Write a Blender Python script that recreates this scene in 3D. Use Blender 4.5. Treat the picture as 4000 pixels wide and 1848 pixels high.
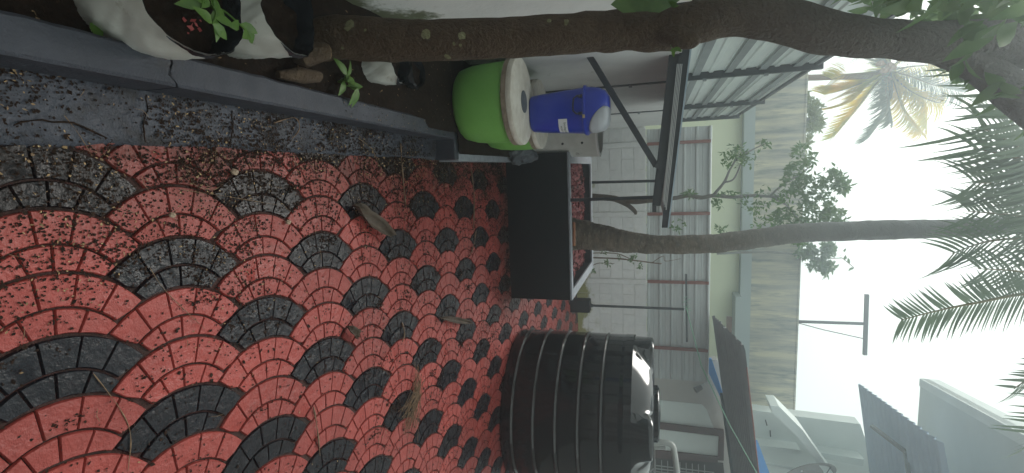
import bpy, math, random
from mathutils import Vector, Matrix
from mathutils import noise as mn
R = random.Random(7)
S = bpy.context.scene
for o in list(bpy.data.objects): bpy.data.objects.remove(o)
# ---------------------------------------------------------------- camera, sky, sun, exposure
F = 1900.0; TH = math.atan(571 / F); YAW = math.radians(7.86); H = 1.5
fwd = Vector((math.sin(YAW) * math.cos(TH), math.cos(YAW) * math.cos(TH), -math.sin(TH)))
rgt = Vector((math.cos(YAW), -math.sin(YAW), 0))
up = rgt.cross(fwd)
cam = bpy.data.cameras.new('camera'); co = bpy.data.objects.new('camera', cam); S.collection.objects.link(co)
cam.sensor_fit = 'HORIZONTAL'; cam.sensor_width = 36; cam.lens = 36 * F / 4000; cam.clip_start = .05; cam.clip_end = 2000
m = Matrix((up, -rgt, -fwd)).transposed().to_4x4()      # the phone is held on its side: picture right is world up
m.translation = Vector((0, 0, H)); co.matrix_world = m
S.camera = co
W = bpy.data.worlds.new('World'); S.world = W; W.use_nodes = True
wn = W.node_tree.nodes; wl = W.node_tree.links
bg = wn['Background']; sky = wn.new('ShaderNodeTexSky'); sky.sky_type = 'NISHITA'; sky.sun_disc = False
SUN_EL = math.radians(44); SUN_AZ = math.radians(-12)     # azimuth from +Y towards +X
sky.sun_elevation = SUN_EL; sky.sun_rotation = SUN_AZ; sky.air_density = 1; sky.dust_density = 6; sky.ozone_density = 1
mixc = wn.new('ShaderNodeMix'); mixc.data_type = 'RGBA'; mixc.inputs[0].default_value = .88
mixc.inputs[7].default_value = (10.6, 11.5, 10.5, 1)     # bright overcast cloud cover over the sky
wl.new(sky.outputs[0], mixc.inputs[6]); wl.new(mixc.outputs[2], bg.inputs[0]); bg.inputs[1].default_value = .067
sl = bpy.data.lights.new('sun', 'SUN'); so = bpy.data.objects.new('sun', sl); S.collection.objects.link(so)
sl.energy = 1.9; sl.angle = math.radians(25); sl.color = (1, .96, .9)
sd = Vector((math.sin(SUN_AZ) * math.cos(SUN_EL), math.cos(SUN_AZ) * math.cos(SUN_EL), math.sin(SUN_EL)))
so.rotation_euler = sd.to_track_quat('Z', 'Y').to_euler()
S.view_settings.view_transform = 'Standard'; S.view_settings.look = 'None'; S.view_settings.exposure = .66
S.view_settings.gamma = 1; S.view_settings.use_curve_mapping = False
S.render.engine = 'CYCLES'

# ---------------------------------------------------------------- measuring: where a sight line meets a real plane
def ray(sx, sy):
    return fwd + rgt * ((sy - 924) / F) + up * ((sx - 2000) / F)
def on_z(sx, sy, z=0.):
    d = ray(sx, sy); t = (z - H) / d.z; return Vector((d.x * t, d.y * t, z))
def on_y(sx, sy, Y):
    d = ray(sx, sy); t = Y / d.y; return Vector((d.x * t, Y, H + d.z * t))
def on_x(sx, sy, X):
    d = ray(sx, sy); t = X / d.x; return Vector((X, d.y * t, H + d.z * t))
def proj(p):
    q = Vector(p) - Vector((0, 0, H)); w = q.dot(fwd)
    return (2000 + F * q.dot(up) / w, 924 + F * q.dot(rgt) / w, w)

# ---------------------------------------------------------------- helpers
C = S.collection
def empty(name, loc=(0, 0, 0), label=None, cat=None, group=None, kind=None):
    o = bpy.data.objects.new(name, None); o.empty_display_size = .1; C.objects.link(o); o.location = loc
    return tag(o, label, cat, group, kind)
def tag(o, label=None, cat=None, group=None, kind=None):
    if label: o['label'] = label
    if cat: o['category'] = cat
    if group: o['group'] = group
    if kind: o['kind'] = kind
    return o
class MB:
    def __init__(s): s.v = []; s.f = []
    def add(s, vs, fs):
        n = len(s.v); s.v += [tuple(v) for v in vs]; s.f += [tuple(i + n for i in f) for f in fs]; return s
    def box(s, c, size, rot=None):
        c = Vector(c); hx, hy, hz = (a / 2 for a in size)
        vs = [Vector((x, y, z)) for x in (-hx, hx) for y in (-hy, hy) for z in (-hz, hz)]
        if rot is not None: vs = [rot @ v for v in vs]
        return s.add([c + v for v in vs], [(0, 1, 3, 2), (4, 6, 7, 5), (0, 4, 5, 1), (2, 3, 7, 6), (0, 2, 6, 4), (1, 5, 7, 3)])
    def bar(s, a, b, w, h, upv=(0, 0, 1)):
        a = Vector(a); b = Vector(b); d = (b - a).normalized(); x = d.cross(Vector(upv))
        if x.length < 1e-3: x = d.cross(Vector((0, 1, 0)))
        x.normalize(); y = x.cross(d)
        vs = [p + x * sx * w / 2 + y * sy * h / 2 for p in (a, b) for sx in (-1, 1) for sy in (-1, 1)]
        return s.add(vs, [(0, 1, 3, 2), (4, 6, 7, 5), (0, 4, 5, 1), (2, 3, 7, 6), (0, 2, 6, 4), (1, 5, 7, 3)])
    def tube(s, pts, rad, n=8, cap=True, rough=0., fr=3.):
        pts = [Vector(p) for p in pts]; N = len(pts)
        if not hasattr(rad, '__len__'): rad = [rad] * N
        t0 = (pts[1] - pts[0]).normalized(); x = t0.orthogonal().normalized(); base = len(s.v); rings = []
        for i, p in enumerate(pts):
            t = (pts[min(i + 1, N - 1)] - pts[max(i - 1, 0)]).normalized()
            x = (x - t * x.dot(t)).normalized(); y = t.cross(x)
            ring = []
            for k in range(n):
                a = 2 * math.pi * k / n; d = x * math.cos(a) + y * math.sin(a); r = rad[i]
                q = p + d * r
                if rough: q = p + d * r * (1 + rough * mn.noise(q * fr))
                ring.append(q)
            rings += ring
        fs = []
        for i in range(N - 1):
            for k in range(n):
                k2 = (k + 1) % n; fs.append((i * n + k, i * n + k2, (i + 1) * n + k2, (i + 1) * n + k))
        if cap: fs.append(tuple(range(n - 1, -1, -1))); fs.append(tuple((N - 1) * n + k for k in range(n)))
        return s.add(rings, fs)
    def lathe(s, prof, c=(0, 0, 0), n=48, wob=0., axis=None):
        c = Vector(c); vs = []; fs = []
        for r, z in prof:
            for k in range(n):
                a = 2 * math.pi * k / n; rr = r * (1 + wob * mn.noise(Vector((math.cos(a) * 2, math.sin(a) * 2, z * 5 + c.x * 7))))
                v = Vector((rr * math.cos(a), rr * math.sin(a), z))
                if axis is not None: v = axis @ v
                vs.append(c + v)
        for i in range(len(prof) - 1):
            for k in range(n):
                k2 = (k + 1) % n; fs.append((i * n + k, i * n + k2, (i + 1) * n + k2, (i + 1) * n + k))
        return s.add(vs, fs)
    def slab(s, poly, off):
        """closed prism: polygon and the same moved by off"""
        poly = [Vector(p) for p in poly]; off = Vector(off); n = len(poly)
        return s.add(poly + [p + off for p in poly], [tuple(range(n))[::-1], tuple(range(n, 2 * n))] +
                     [(i, (i + 1) % n, n + (i + 1) % n, n + i) for i in range(n)])
    def build(s, name, mat, parent=None, smooth=False, bevel=0, loc=None):
        me = bpy.data.meshes.new(name); me.from_pydata(s.v, [], s.f); me.update()
        me.materials.append(mat)
        if smooth: me.polygons.foreach_set('use_smooth', [True] * len(me.polygons))
        o = bpy.data.objects.new(name, me); C.objects.link(o)
        if parent is not None:
            o.parent = parent
            o.matrix_parent_inverse = Matrix.Translation(-Vector(abs_loc(parent)))
        if bevel:
            b = o.modifiers.new('bevel', 'BEVEL'); b.width = bevel; b.segments = 2; b.limit_method = 'ANGLE'
        if smooth and smooth != 'all':
            try: me.set_sharp_from_angle(angle=math.radians(smooth if smooth is not True else 40))
            except Exception: pass
        return o
def abs_loc(o):
    v = Vector(o.location)
    while o.parent is not None:
        # parents of depth two keep identity placement
        o = o.parent; v = Vector(o.location)
    return v

# ---------------------------------------------------------------- materials
def mat(name, c1, c2=None, scale=6., rough=.6, bump=.0, bscale=60., spec=.5, metal=0., stretch=(1, 1, 1), c3=None, s3=2., t3=.55, w3=.08,
        rvar=.0, coat=0., info=0., trans=0., upper=None, bdist=.01, foot=None, grime_shade=None):
    M = bpy.data.materials.new(name); M.use_nodes = True; n = M.node_tree.nodes; l = M.node_tree.links
    b = n['Principled BSDF']; b.inputs['Roughness'].default_value = rough; b.inputs['Metallic'].default_value = metal
    b.inputs['Specular IOR Level'].default_value = spec
    if coat: b.inputs['Coat Weight'].default_value = coat; b.inputs['Coat Roughness'].default_value = .1
    g = n.new('ShaderNodeNewGeometry'); mp = n.new('ShaderNodeMapping'); l.new(g.outputs['Position'], mp.inputs[0])
    mp.inputs['Scale'].default_value = stretch
    def nz(sc, det=6, r=.6):
        t = n.new('ShaderNodeTexNoise'); t.inputs['Scale'].default_value = sc; t.inputs['Detail'].default_value = det
        t.inputs['Roughness'].default_value = r; l.new(mp.outputs[0], t.inputs['Vector']); return t
    col = None
    if c2 is None: c2 = tuple(x * .8 for x in c1)
    t = nz(scale); rp = n.new('ShaderNodeValToRGB'); rp.color_ramp.elements[0].position = .35; rp.color_ramp.elements[1].position = .65
    rp.color_ramp.elements[0].color = (*c1, 1); rp.color_ramp.elements[1].color = (*c2, 1); l.new(t.outputs['Fac'], rp.inputs[0]); col = rp.outputs[0]
    if c3 is not None:
        t2 = nz(s3, 8, .7); r2 = n.new('ShaderNodeValToRGB'); r2.color_ramp.elements[0].position = t3; r2.color_ramp.elements[1].position = t3 + w3
        l.new(t2.outputs['Fac'], r2.inputs[0]); mx = n.new('ShaderNodeMix'); mx.data_type = 'RGBA'
        l.new(r2.outputs[0], mx.inputs[0]); l.new(col, mx.inputs[6]); mx.inputs[7].default_value = (*c3, 1); col = mx.outputs[2]
    if grime_shade:            # dirt along the gutter; dirt with painted contact shade at the planter foot
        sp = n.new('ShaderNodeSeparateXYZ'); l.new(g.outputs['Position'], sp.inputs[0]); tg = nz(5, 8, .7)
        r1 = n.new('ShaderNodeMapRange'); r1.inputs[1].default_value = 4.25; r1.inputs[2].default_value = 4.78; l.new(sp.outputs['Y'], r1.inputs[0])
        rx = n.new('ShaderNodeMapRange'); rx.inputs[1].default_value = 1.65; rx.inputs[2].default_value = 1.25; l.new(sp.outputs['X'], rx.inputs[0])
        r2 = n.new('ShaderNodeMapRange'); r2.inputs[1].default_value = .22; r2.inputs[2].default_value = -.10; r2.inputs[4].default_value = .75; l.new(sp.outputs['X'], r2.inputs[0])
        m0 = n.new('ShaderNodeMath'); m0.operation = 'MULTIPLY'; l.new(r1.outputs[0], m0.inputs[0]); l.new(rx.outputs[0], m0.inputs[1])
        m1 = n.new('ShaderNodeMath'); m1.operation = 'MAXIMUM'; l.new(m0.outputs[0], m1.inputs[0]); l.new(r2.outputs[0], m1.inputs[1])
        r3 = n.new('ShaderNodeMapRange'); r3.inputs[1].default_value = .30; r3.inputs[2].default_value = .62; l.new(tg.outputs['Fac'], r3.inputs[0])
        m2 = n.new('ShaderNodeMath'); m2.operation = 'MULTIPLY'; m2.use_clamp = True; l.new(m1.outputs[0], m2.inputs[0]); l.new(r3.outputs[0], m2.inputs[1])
        mz = n.new('ShaderNodeMix'); mz.data_type = 'RGBA'; l.new(m2.outputs[0], mz.inputs[0]); l.new(col, mz.inputs[6]); mz.inputs[7].default_value = (*grime_shade, 1); col = mz.outputs[2]
    if foot:
        sp = n.new('ShaderNodeSeparateXYZ'); l.new(g.outputs['Position'], sp.inputs[0]); tf = nz(foot[2], 8, .7)
        ma = n.new('ShaderNodeMath'); ma.operation = 'MULTIPLY_ADD'; l.new(tf.outputs['Fac'], ma.inputs[0]); ma.inputs[1].default_value = -foot[1] * 3.2; l.new(sp.outputs['Z'], ma.inputs[2])
        mf = n.new('ShaderNodeMapRange'); mf.inputs[1].default_value = -foot[1] * .75; mf.inputs[2].default_value = -foot[1] * 1.15; l.new(ma.outputs[0], mf.inputs[0])
        mz = n.new('ShaderNodeMix'); mz.data_type = 'RGBA'; l.new(mf.outputs[0], mz.inputs[0]); l.new(col, mz.inputs[6]); mz.inputs[7].default_value = (*foot[0], 1); col = mz.outputs[2]
    if upper:  # veiling haze painted into the bark: paler grey with height
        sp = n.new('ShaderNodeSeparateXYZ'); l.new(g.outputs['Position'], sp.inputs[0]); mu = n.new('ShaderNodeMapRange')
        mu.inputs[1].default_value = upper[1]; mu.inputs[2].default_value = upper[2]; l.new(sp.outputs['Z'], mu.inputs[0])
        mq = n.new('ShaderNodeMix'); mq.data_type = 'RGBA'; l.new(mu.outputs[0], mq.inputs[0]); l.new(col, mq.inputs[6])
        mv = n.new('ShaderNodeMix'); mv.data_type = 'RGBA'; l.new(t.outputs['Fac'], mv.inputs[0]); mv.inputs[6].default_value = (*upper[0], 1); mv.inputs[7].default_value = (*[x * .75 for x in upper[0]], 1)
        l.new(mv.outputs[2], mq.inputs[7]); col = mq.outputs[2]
    if info:
        oi = n.new('ShaderNodeObjectInfo'); mr = n.new('ShaderNodeMapRange'); mr.inputs[3].default_value = 1 - info; mr.inputs[4].default_value = 1 + info
        l.new(oi.outputs['Random'], mr.inputs[0]); hs = n.new('ShaderNodeHueSaturation'); l.new(mr.outputs[0], hs.inputs['Value']); l.new(col, hs.inputs['Color']); col = hs.outputs[0]
    l.new(col, b.inputs['Base Color'])
    if rvar:
        t4 = nz(scale * 1.7); m4 = n.new('ShaderNodeMapRange'); m4.inputs[1].default_value = .3; m4.inputs[2].default_value = .7
        m4.inputs[3].default_value = max(.05, rough - rvar); m4.inputs[4].default_value = min(1, rough + rvar)
        l.new(t4.outputs['Fac'], m4.inputs[0]); l.new(m4.outputs[0], b.inputs['Roughness'])
    if bump:
        t5 = nz(bscale, 5, .6); bp = n.new('ShaderNodeBump'); bp.inputs['Strength'].default_value = bump; bp.inputs['Distance'].default_value = bdist
        l.new(t5.outputs['Fac'], bp.inputs['Height']); l.new(bp.outputs[0], b.inputs['Normal'])
    if trans:
        tr = n.new('ShaderNodeBsdfTranslucent'); l.new(col, tr.inputs[0]); ms = n.new('ShaderNodeMixShader'); ms.inputs[0].default_value = trans
        l.new(b.outputs[0], ms.inputs[1]); l.new(tr.outputs[0], ms.inputs[2]); l.new(ms.outputs[0], n['Material Output'].inputs[0])
    return M
M = {}
M['red'] = mat('red_paver_paint', (.29, .050, .041), (.225, .038, .032), 3, .42, 1.0, 30, .30, c3=(.15, .045, .035), s3=9, t3=.60, w3=.12, rvar=.18, info=.16, grime_shade=(.05, .026, .018))
M['black'] = mat('black_paver_paint', (.0055, .0068, .0095), (.0095, .0115, .0155), 8, .30, .9, 22, .20, c3=(.020, .022, .026), s3=14, t3=.66, w3=.1, rvar=.12, info=.2, grime_shade=(.028, .020, .016))
M['grout'] = mat('dirty_joint', (.050, .014, .011), (.016, .009, .007), 9, .9, .6, 90)
M['kerb'] = mat('dark_painted_concrete', (.030, .034, .047), (.043, .048, .065), 7, .62, .5, 120, c3=(.036, .034, .036), s3=5, t3=.60, w3=.12, rvar=.1)
M['apron'] = mat('worn_gutter_concrete', (.024, .028, .039), (.048, .054, .072), 7, .5, .9, 45, .35, c3=(.022, .019, .018), s3=6, t3=.53, w3=.14, rvar=.15)
M['soil'] = mat('wet_soil', (.010, .006, .004), (.020, .012, .008), 30, .85, 1.0, 60, .15, c3=(.045, .025, .014), s3=45, t3=.62, w3=.05)
M['crumb'] = mat('dark_litter', (.007, .004, .003), (.026, .014, .008), 60, .85, spec=.15)
M['yleaf'] = mat('yellow_leaflet', (.30, .20, .095), (.12, .07, .035), 50, .7, c3=(.50, .38, .18), s3=70, t3=.55)
M['twig'] = mat('dry_twig', (.09, .055, .035), (.20, .13, .08), 40, .8)
M['straw'] = mat('dry_straw', (.24, .16, .09), (.11, .07, .04), 50, .8)
M['bark'] = mat('brown_bark', (.068, .042, .023), (.105, .070, .042), 14, .85, 1.0, 70, c3=(.16, .15, .085), s3=7, t3=.70, w3=.04, upper=((.30, .295, .285), 1.6, 2.6), bdist=.03)  # upper trunk greyed to carry the glare in its colour
M['cutwood'] = mat('cut_wood', (.34, .22, .12), (.15, .09, .045), 60, .8, .6, 90)
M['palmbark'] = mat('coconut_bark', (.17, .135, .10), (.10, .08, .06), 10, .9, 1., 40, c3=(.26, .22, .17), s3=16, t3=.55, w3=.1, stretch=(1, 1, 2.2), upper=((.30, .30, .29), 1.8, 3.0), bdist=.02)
M['white_wall'] = mat('whitewashed_plaster', (.74, .74, .735), (.66, .66, .66), 3, .85, .25, 40, c3=(.30, .32, .24), s3=2.6, t3=.64, w3=.08, foot=((.13, .14, .085), .42, 4))
M['block'] = mat('whitewashed_block', (.78, .78, .78), (.71, .71, .715), 9, .85, .8, 30, c3=(.55, .54, .47), s3=1.7, t3=.60, w3=.18, info=.04, foot=((.30, .29, .12), .30, 5))
M['joint'] = mat('block_joint', (.74, .74, .73), (.66, .66, .65), 9, .9)
M['sheet'] = mat('galvanised_sheet', (.50, .52, .52), (.43, .45, .455), 3, .5, .1, 20, metal=.1, rvar=.08, stretch=(1, 1, 6))
M['sheet2'] = mat('pale_fence_sheet', (.68, .73, .71), (.60, .65, .64), 3, .45, .1, 20, metal=.15, rvar=.08, stretch=(1, 1, 6))
M['band'] = mat('grey_bracket_and_rib_shade', (.20, .22, .23), (.24, .26, .265), 8, .5)
M['steel'] = mat('dark_grey_steel', (.022, .025, .030), (.034, .038, .044), 12, .5, .2, 60)
M['rust'] = mat('rust_red_primer', (.25, .085, .065), (.19, .06, .045), 20, .7, .3, 60)
M['planter'] = mat('black_masonry_paint', (.0070, .0070, .0085), (.010, .010, .0115), 5, .7, .35, 150, .2)
M['rim'] = mat('grey_planter_rim', (.30, .325, .37), (.22, .24, .275), 18, .7, .6, 90)
M['petal'] = mat('fallen_petals', (.33, .075, .085), (.15, .045, .040), 70, .85, c3=(.36, .20, .13), s3=50, t3=.60)
M['green'] = mat('green_plastic', (.17, .43, .085), (.19, .47, .10), 5, .55, .4, 120, c3=(.18, .20, .09), s3=6, t3=.62, w3=.1)
M['lid'] = mat('concrete_lid', (.62, .59, .53), (.50, .46, .40), 12, .8, .5, 60, c3=(.34, .28, .21), s3=9, t3=.64, w3=.1)
M['lidedge'] = mat('weathered_lid_edge', (.32, .26, .20), (.20, .155, .12), 20, .85, .7, 60)
M['bin'] = mat('blue_plastic', (.012, .034, .36), (.014, .040, .40), 4, .28, coat=.2)
M['flap'] = mat('grey_plastic_flap', (.40, .42, .46), (.36, .38, .42), 8, .3)
M['blackp'] = mat('black_plastic', (.012, .012, .013), (.017, .017, .019), 8, .3)
M['white'] = mat('white_paper', (.72, .74, .76), (.66, .68, .70), 8, .6)
M['ink'] = mat('green_ink', (.05, .10, .05), None, 8, .6)
M['tank'] = mat('black_tank_plastic', (.0035, .0035, .0048), (.0055, .0055, .007), 3, .09, .03, 9, .5, rvar=.03)
M['bagw'] = mat('dirty_white_bag', (.62, .64, .61), (.50, .51, .47), 7, .32, .25, 18, .5, c3=(.22, .21, .16), s3=12, t3=.60, w3=.12)
M['bagb'] = mat('black_bag_lining', (.012, .014, .017), (.020, .023, .028), 9, .18, .7, 22)
M['leaf'] = mat('fresh_leaf', (.11, .22, .035), (.075, .16, .03), 30, .45, trans=.3)
M['leafd'] = mat('dark_leaf', (.075, .14, .05), (.11, .19, .065), 20, .5, trans=.4)
M['crownleaf'] = mat('pale_crown_leaf', (.13, .21, .10), (.18, .26, .13), 8, .5, trans=.5)
M['leafy'] = mat('yellow_green_leaf', (.20, .24, .05), (.12, .17, .04), 9, .6, trans=.3)
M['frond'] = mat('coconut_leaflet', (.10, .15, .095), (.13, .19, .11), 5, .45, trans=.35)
M['frondf'] = mat('sunlit_coconut_leaflet', (.85, .58, .05), (.30, .36, .06), 1.3, .5, trans=.5)  # warm sunlight painted into the far palm's leaflet colour
M['rachis'] = mat('frond_midrib', (.20, .17, .07), (.13, .12, .05), 8, .6)
M['otrunk'] = mat('orange_brown_trunk', (.30, .17, .09), (.22, .13, .07), 2, .9)
M['cream'] = mat('cream_green_wall', (.74, .78, .58), (.69, .73, .55), .8, .85, c3=(.62, .66, .53), s3=.5, t3=.55, w3=.2)
M['band2'] = mat('grey_beam_paint', (.36, .41, .41), (.32, .37, .375), 1, .85)
M['stain'] = mat('rain_stained_concrete', (.58, .54, .40), (.30, .30, .28), 1.5, .9, .5, 12, stretch=(4.2, 1, .5), c3=(.16, .18, .19), s3=1.6, t3=.50, w3=.16)
M['beige'] = mat('beige_house_wall', (.50, .475, .45), (.45, .43, .41), 1.2, .85)
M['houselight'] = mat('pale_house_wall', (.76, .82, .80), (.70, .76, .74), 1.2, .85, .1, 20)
M['shade'] = mat('shaded_house_wall', (.62, .68, .66), (.56, .62, .60), .9, .85)  # pale wall colour darkened to paint shade on ledge and soffit
M['maroon'] = mat('maroon_frame_paint', (.095, .035, .030), (.07, .028, .025), 10, .5)
M['blue'] = mat('blue_painted_board', (.09, .34, .80), (.08, .30, .72), 6, .5)
M['asb'] = mat('dark_cement_sheet', (.19, .19, .205), (.24, .24, .25), 6, .8, .3, 30)
M['polysheet'] = mat('blue_grey_roof_sheet', (.42, .53, .68), (.47, .58, .72), 2, .5)
M['pvc'] = mat('grey_pvc', (.38, .39, .38), (.30, .31, .30), 9, .5)
M['rope'] = mat('green_cord', (.20, .45, .30), (.15, .36, .24), 9, .7)
M['wire'] = mat('dark_wire', (.03, .03, .03), None, 9, .6)
M['dish'] = mat('brownish_grey_mesh', (.20, .185, .18), (.16, .15, .145), 9, .6)
M['ground'] = mat('bare_earth', (.10, .075, .055), (.07, .055, .04), 2, .95)
M['rock'] = mat('dark_rubble', (.06, .07, .085), (.10, .11, .125), 20, .8, .8, 40)
M['pebble'] = mat('tan_pebble', (.32, .24, .17), None, 20, .6)
M['potwall'] = mat('grey_white_concrete', (.60, .60, .57), (.50, .50, .47), 9, .85, .4, 60, c3=(.17, .16, .14), s3=5, t3=.62, w3=.12)
M['dleaf'] = mat('brown_dead_leaf', (.050, .036, .025), (.085, .062, .042), 14, .7, .6, 40)
M['redflower'] = mat('faded_red_flower', (.33, .06, .06), (.22, .04, .04), 20, .7)

# ---------------------------------------------------------------- setting: ground, paving, gutter, soil
g = MB().box((0, 60, -.52), (600, 600, 1.)); tag(g.build('ground', M['ground']), kind='structure')

FX = lambda Y: -.80 + .0152 * (Y - 3)          # inner face of the left boundary
KX = lambda Y: -.292 + .0215 * (Y - .7)        # yard side face of the kerb
YW = 9.1                                        # face of the back boundary wall
# paving base
yard = MB().box((1.9, 4.7, -.012), (4.4, 9.0, .02)).build('paved_yard', M['grout']); tag(yard, kind='structure')
A = Vector((.03688, .34727)); B3 = Vector((.0827, -.0084)); O0 = Vector((.26, 1.187))
cc = A.length; hh = B3.length; RT = .291
U = A.normalized(); V = B3.normalized()
disks = [(hh, cc), (hh, -cc), (2 * hh, 0)]      # later scales lying over this one (v,u)
def rin(phi):
    """distance along direction phi (0 = apex, -V) at which covering scales end"""
    dv, du = -math.cos(phi), math.sin(phi); best = 0
    for (cv, cu) in disks:
        b = dv * cv + du * cu; c = cv * cv + cu * cu - RT * RT; D = b * b - c
        if D > 0:
            t = b + math.sqrt(D)
            if t > best: best = t
    return best
def tile_mesh(seed):
    r = random.Random(seed); mb = MB(); gp = .0019; ZT = .009
    rings = [(RT - .003, RT - .089, [-.93, -.53, -.17, .19, .55, .93], 1), (RT - .094, RT - .26, [-.95, -.42, -.02, .40, .95], 0)]
    for ro, ri, cuts, k in rings:
        cuts = [c + (r.uniform(-.02, .02) if 0 < i < len(cuts) - 1 else 0) for i, c in enumerate(cuts)]
        for a, b in zip(cuts[:-1], cuts[1:]):
            n = 6; outer = []; inner = []
            for i in range(n + 1):
                ph = a + (b - a) * i / n
                gi = gp / ro
                ph = min(max(ph, a + gi), b - gi)
                r0 = max(ri, rin(ph) + .005)
                if ro - r0 < .004: continue
                outer.append((ph, ro)); inner.append((ph, r0))
            if len(outer) < 2: continue
            loop = outer + inner[::-1]
            P = [(-math.cos(p) * q, math.sin(p) * q) for p, q in loop]
            cx = sum(p[0] for p in P) / len(P); cy = sum(p[1] for p in P) / len(P)
            zz = ZT + r.uniform(-.0012, .0012); tx = r.uniform(-.012, .012); ty = r.uniform(-.012, .012)
            lo = []; hi = []; tp = []
            for (v, u) in P:
                dv, du = v - cx, u - cy; d = math.hypot(dv, du) or 1
                f = 1 - .0035 / d
                lo.append((v, u, 0)); hi.append((v - dv / d * .001, u - du / d * .001, zz - .0035))
                tp.append((cx + dv * f, cy + du * f, zz + dv * tx + du * ty))
            vs = lo + hi + tp; N = len(P); fs = [tuple(2 * N + i for i in range(N))]
            for i in range(N):
                j = (i + 1) % N; fs.append((i, j, N + j, N + i)); fs.append((N + i, N + j, 2 * N + j, 2 * N + i))
            # local (v,u) -> x,y
            vs = [(V.x * v + U.x * u, V.y * v + U.y * u, z) for v, u, z in vs]
            mb.add(vs, [f[::-1] for f in fs])
    return mb
tms = []
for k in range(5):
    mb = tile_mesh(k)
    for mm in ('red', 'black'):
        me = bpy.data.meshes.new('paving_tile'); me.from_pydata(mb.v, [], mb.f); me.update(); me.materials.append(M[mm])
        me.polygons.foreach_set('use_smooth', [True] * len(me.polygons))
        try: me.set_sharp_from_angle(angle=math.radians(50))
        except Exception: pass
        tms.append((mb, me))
cells = []
for j in range(-4, 30):
    for mm_ in range(-20, 60):
        if (mm_ - j) % 2: continue
        p = O0 + A * j + B3 * mm_
        if not (-.42 < p.x < 4.0 and .05 < p.y < 9.0): continue
        if -.02 < p.x < 1.15 and 5.1 < p.y < 6.2: continue
        sx, sy, w = proj((p.x, p.y, 0))
        if w < .3 or not (-750 < sx < 2300 and 200 < sy < 2250): continue
        blackt = (mm_ % 6 == 0) if j % 2 == 0 else (mm_ % 6 == 3)
        hid = (sy > 1380 and sx > 2040)
        cells.append((1e9 if hid else (p - Vector((0, 0))).length, j, mm_, blackt))
cells.sort()
far = {True: MB(), False: MB()}
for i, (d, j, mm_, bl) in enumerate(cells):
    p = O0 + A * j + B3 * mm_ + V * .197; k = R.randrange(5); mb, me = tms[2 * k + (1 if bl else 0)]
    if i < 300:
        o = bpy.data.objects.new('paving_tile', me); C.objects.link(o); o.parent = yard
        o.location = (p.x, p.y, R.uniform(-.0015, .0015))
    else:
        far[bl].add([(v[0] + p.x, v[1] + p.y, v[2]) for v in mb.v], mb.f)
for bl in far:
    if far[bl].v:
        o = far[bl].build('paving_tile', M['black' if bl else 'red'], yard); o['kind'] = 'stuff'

# gutter apron: lumpy strip between kerb and tiles
mb = MB(); ny = 150; nx = 9; vs = []
for i in range(ny + 1):
    Y = .25 + (3.12 - .25) * i / ny
    e0 = KX(Y) - .01; e1 = -.117 + .009 * (Y - 1) + .014 * max(0, min(1, (1.02 - Y) / .08)) + .012 * mn.noise(Vector((Y * 4, 3, 0))) + (.10 * max(0, .95 - Y)) * 0
    if Y < .98: e1 -= 0
    for k in range(nx + 1):
        f = k / nx; X = e0 + (e1 - e0) * f
        z = .034 - .012 * f + .006 * mn.noise(Vector((X * 9, Y * 9, 1))) + .003 * mn.noise(Vector((X * 40, Y * 40, 2)))
        if k == nx: z = -.01
        vs.append((X, Y, z))
fs = [(i * (nx + 1) + k, i * (nx + 1) + k + 1, (i + 1) * (nx + 1) + k + 1, (i + 1) * (nx + 1) + k) for i in range(ny) for k in range(nx)]
ap = mb.add(vs, fs).build('gutter_strip', M['apron'], smooth='all'); tag(ap, kind='structure')
# cracks in the gutter (open grooves laid as thin recess strips)
for pts in ([(568, 372), (575, 430), (560, 500), (568, 555)], [(905, 430), (912, 480), (905, 540), (900, 575)], [(50, 490), (170, 470), (290, 475), (420, 540)]):
    q = [on_z(x, y, .033) for x, y in pts]
    q2 = []
    for a, b in zip(q[:-1], q[1:]):
        for t in (0, .33, .66): q2.append(a.lerp(b, t) + Vector((R.uniform(-.004, .004), R.uniform(-.004, .004), -.001)))
    q2.append(q[-1]); MB().tube(q2, [R.uniform(.0012, .0032) for _ in q2], 5).build('crack', M['crumb'], ap)

# planting bed soil
SZ = lambda X, Y: .085 + .095 * min(1, max(0, (Y - 1.2) / 1.8)) + .018 * mn.noise(Vector((X * 6, Y * 6, 0))) + .010 * mn.noise(Vector((X * 20, Y * 20, 5)))
vs = []; nx = 26; ny = 200
for i in range(ny + 1):
    Y = .2 + 8.9 * i / ny
    x1 = KX(Y) - .04 if Y < 3.16 else -.14
    for k in range(nx + 1):
        X = FX(Y) - .02 + (x1 - FX(Y) + .02) * k / nx; vs.append((X, Y, SZ(X, Y)))
fs = [(i * (nx + 1) + k, i * (nx + 1) + k + 1, (i + 1) * (nx + 1) + k + 1, (i + 1) * (nx + 1) + k) for i in range(ny) for k in range(nx)]
tag(MB().add(vs, fs).build('soil', M['soil'], smooth='all'), kind='structure')

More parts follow.
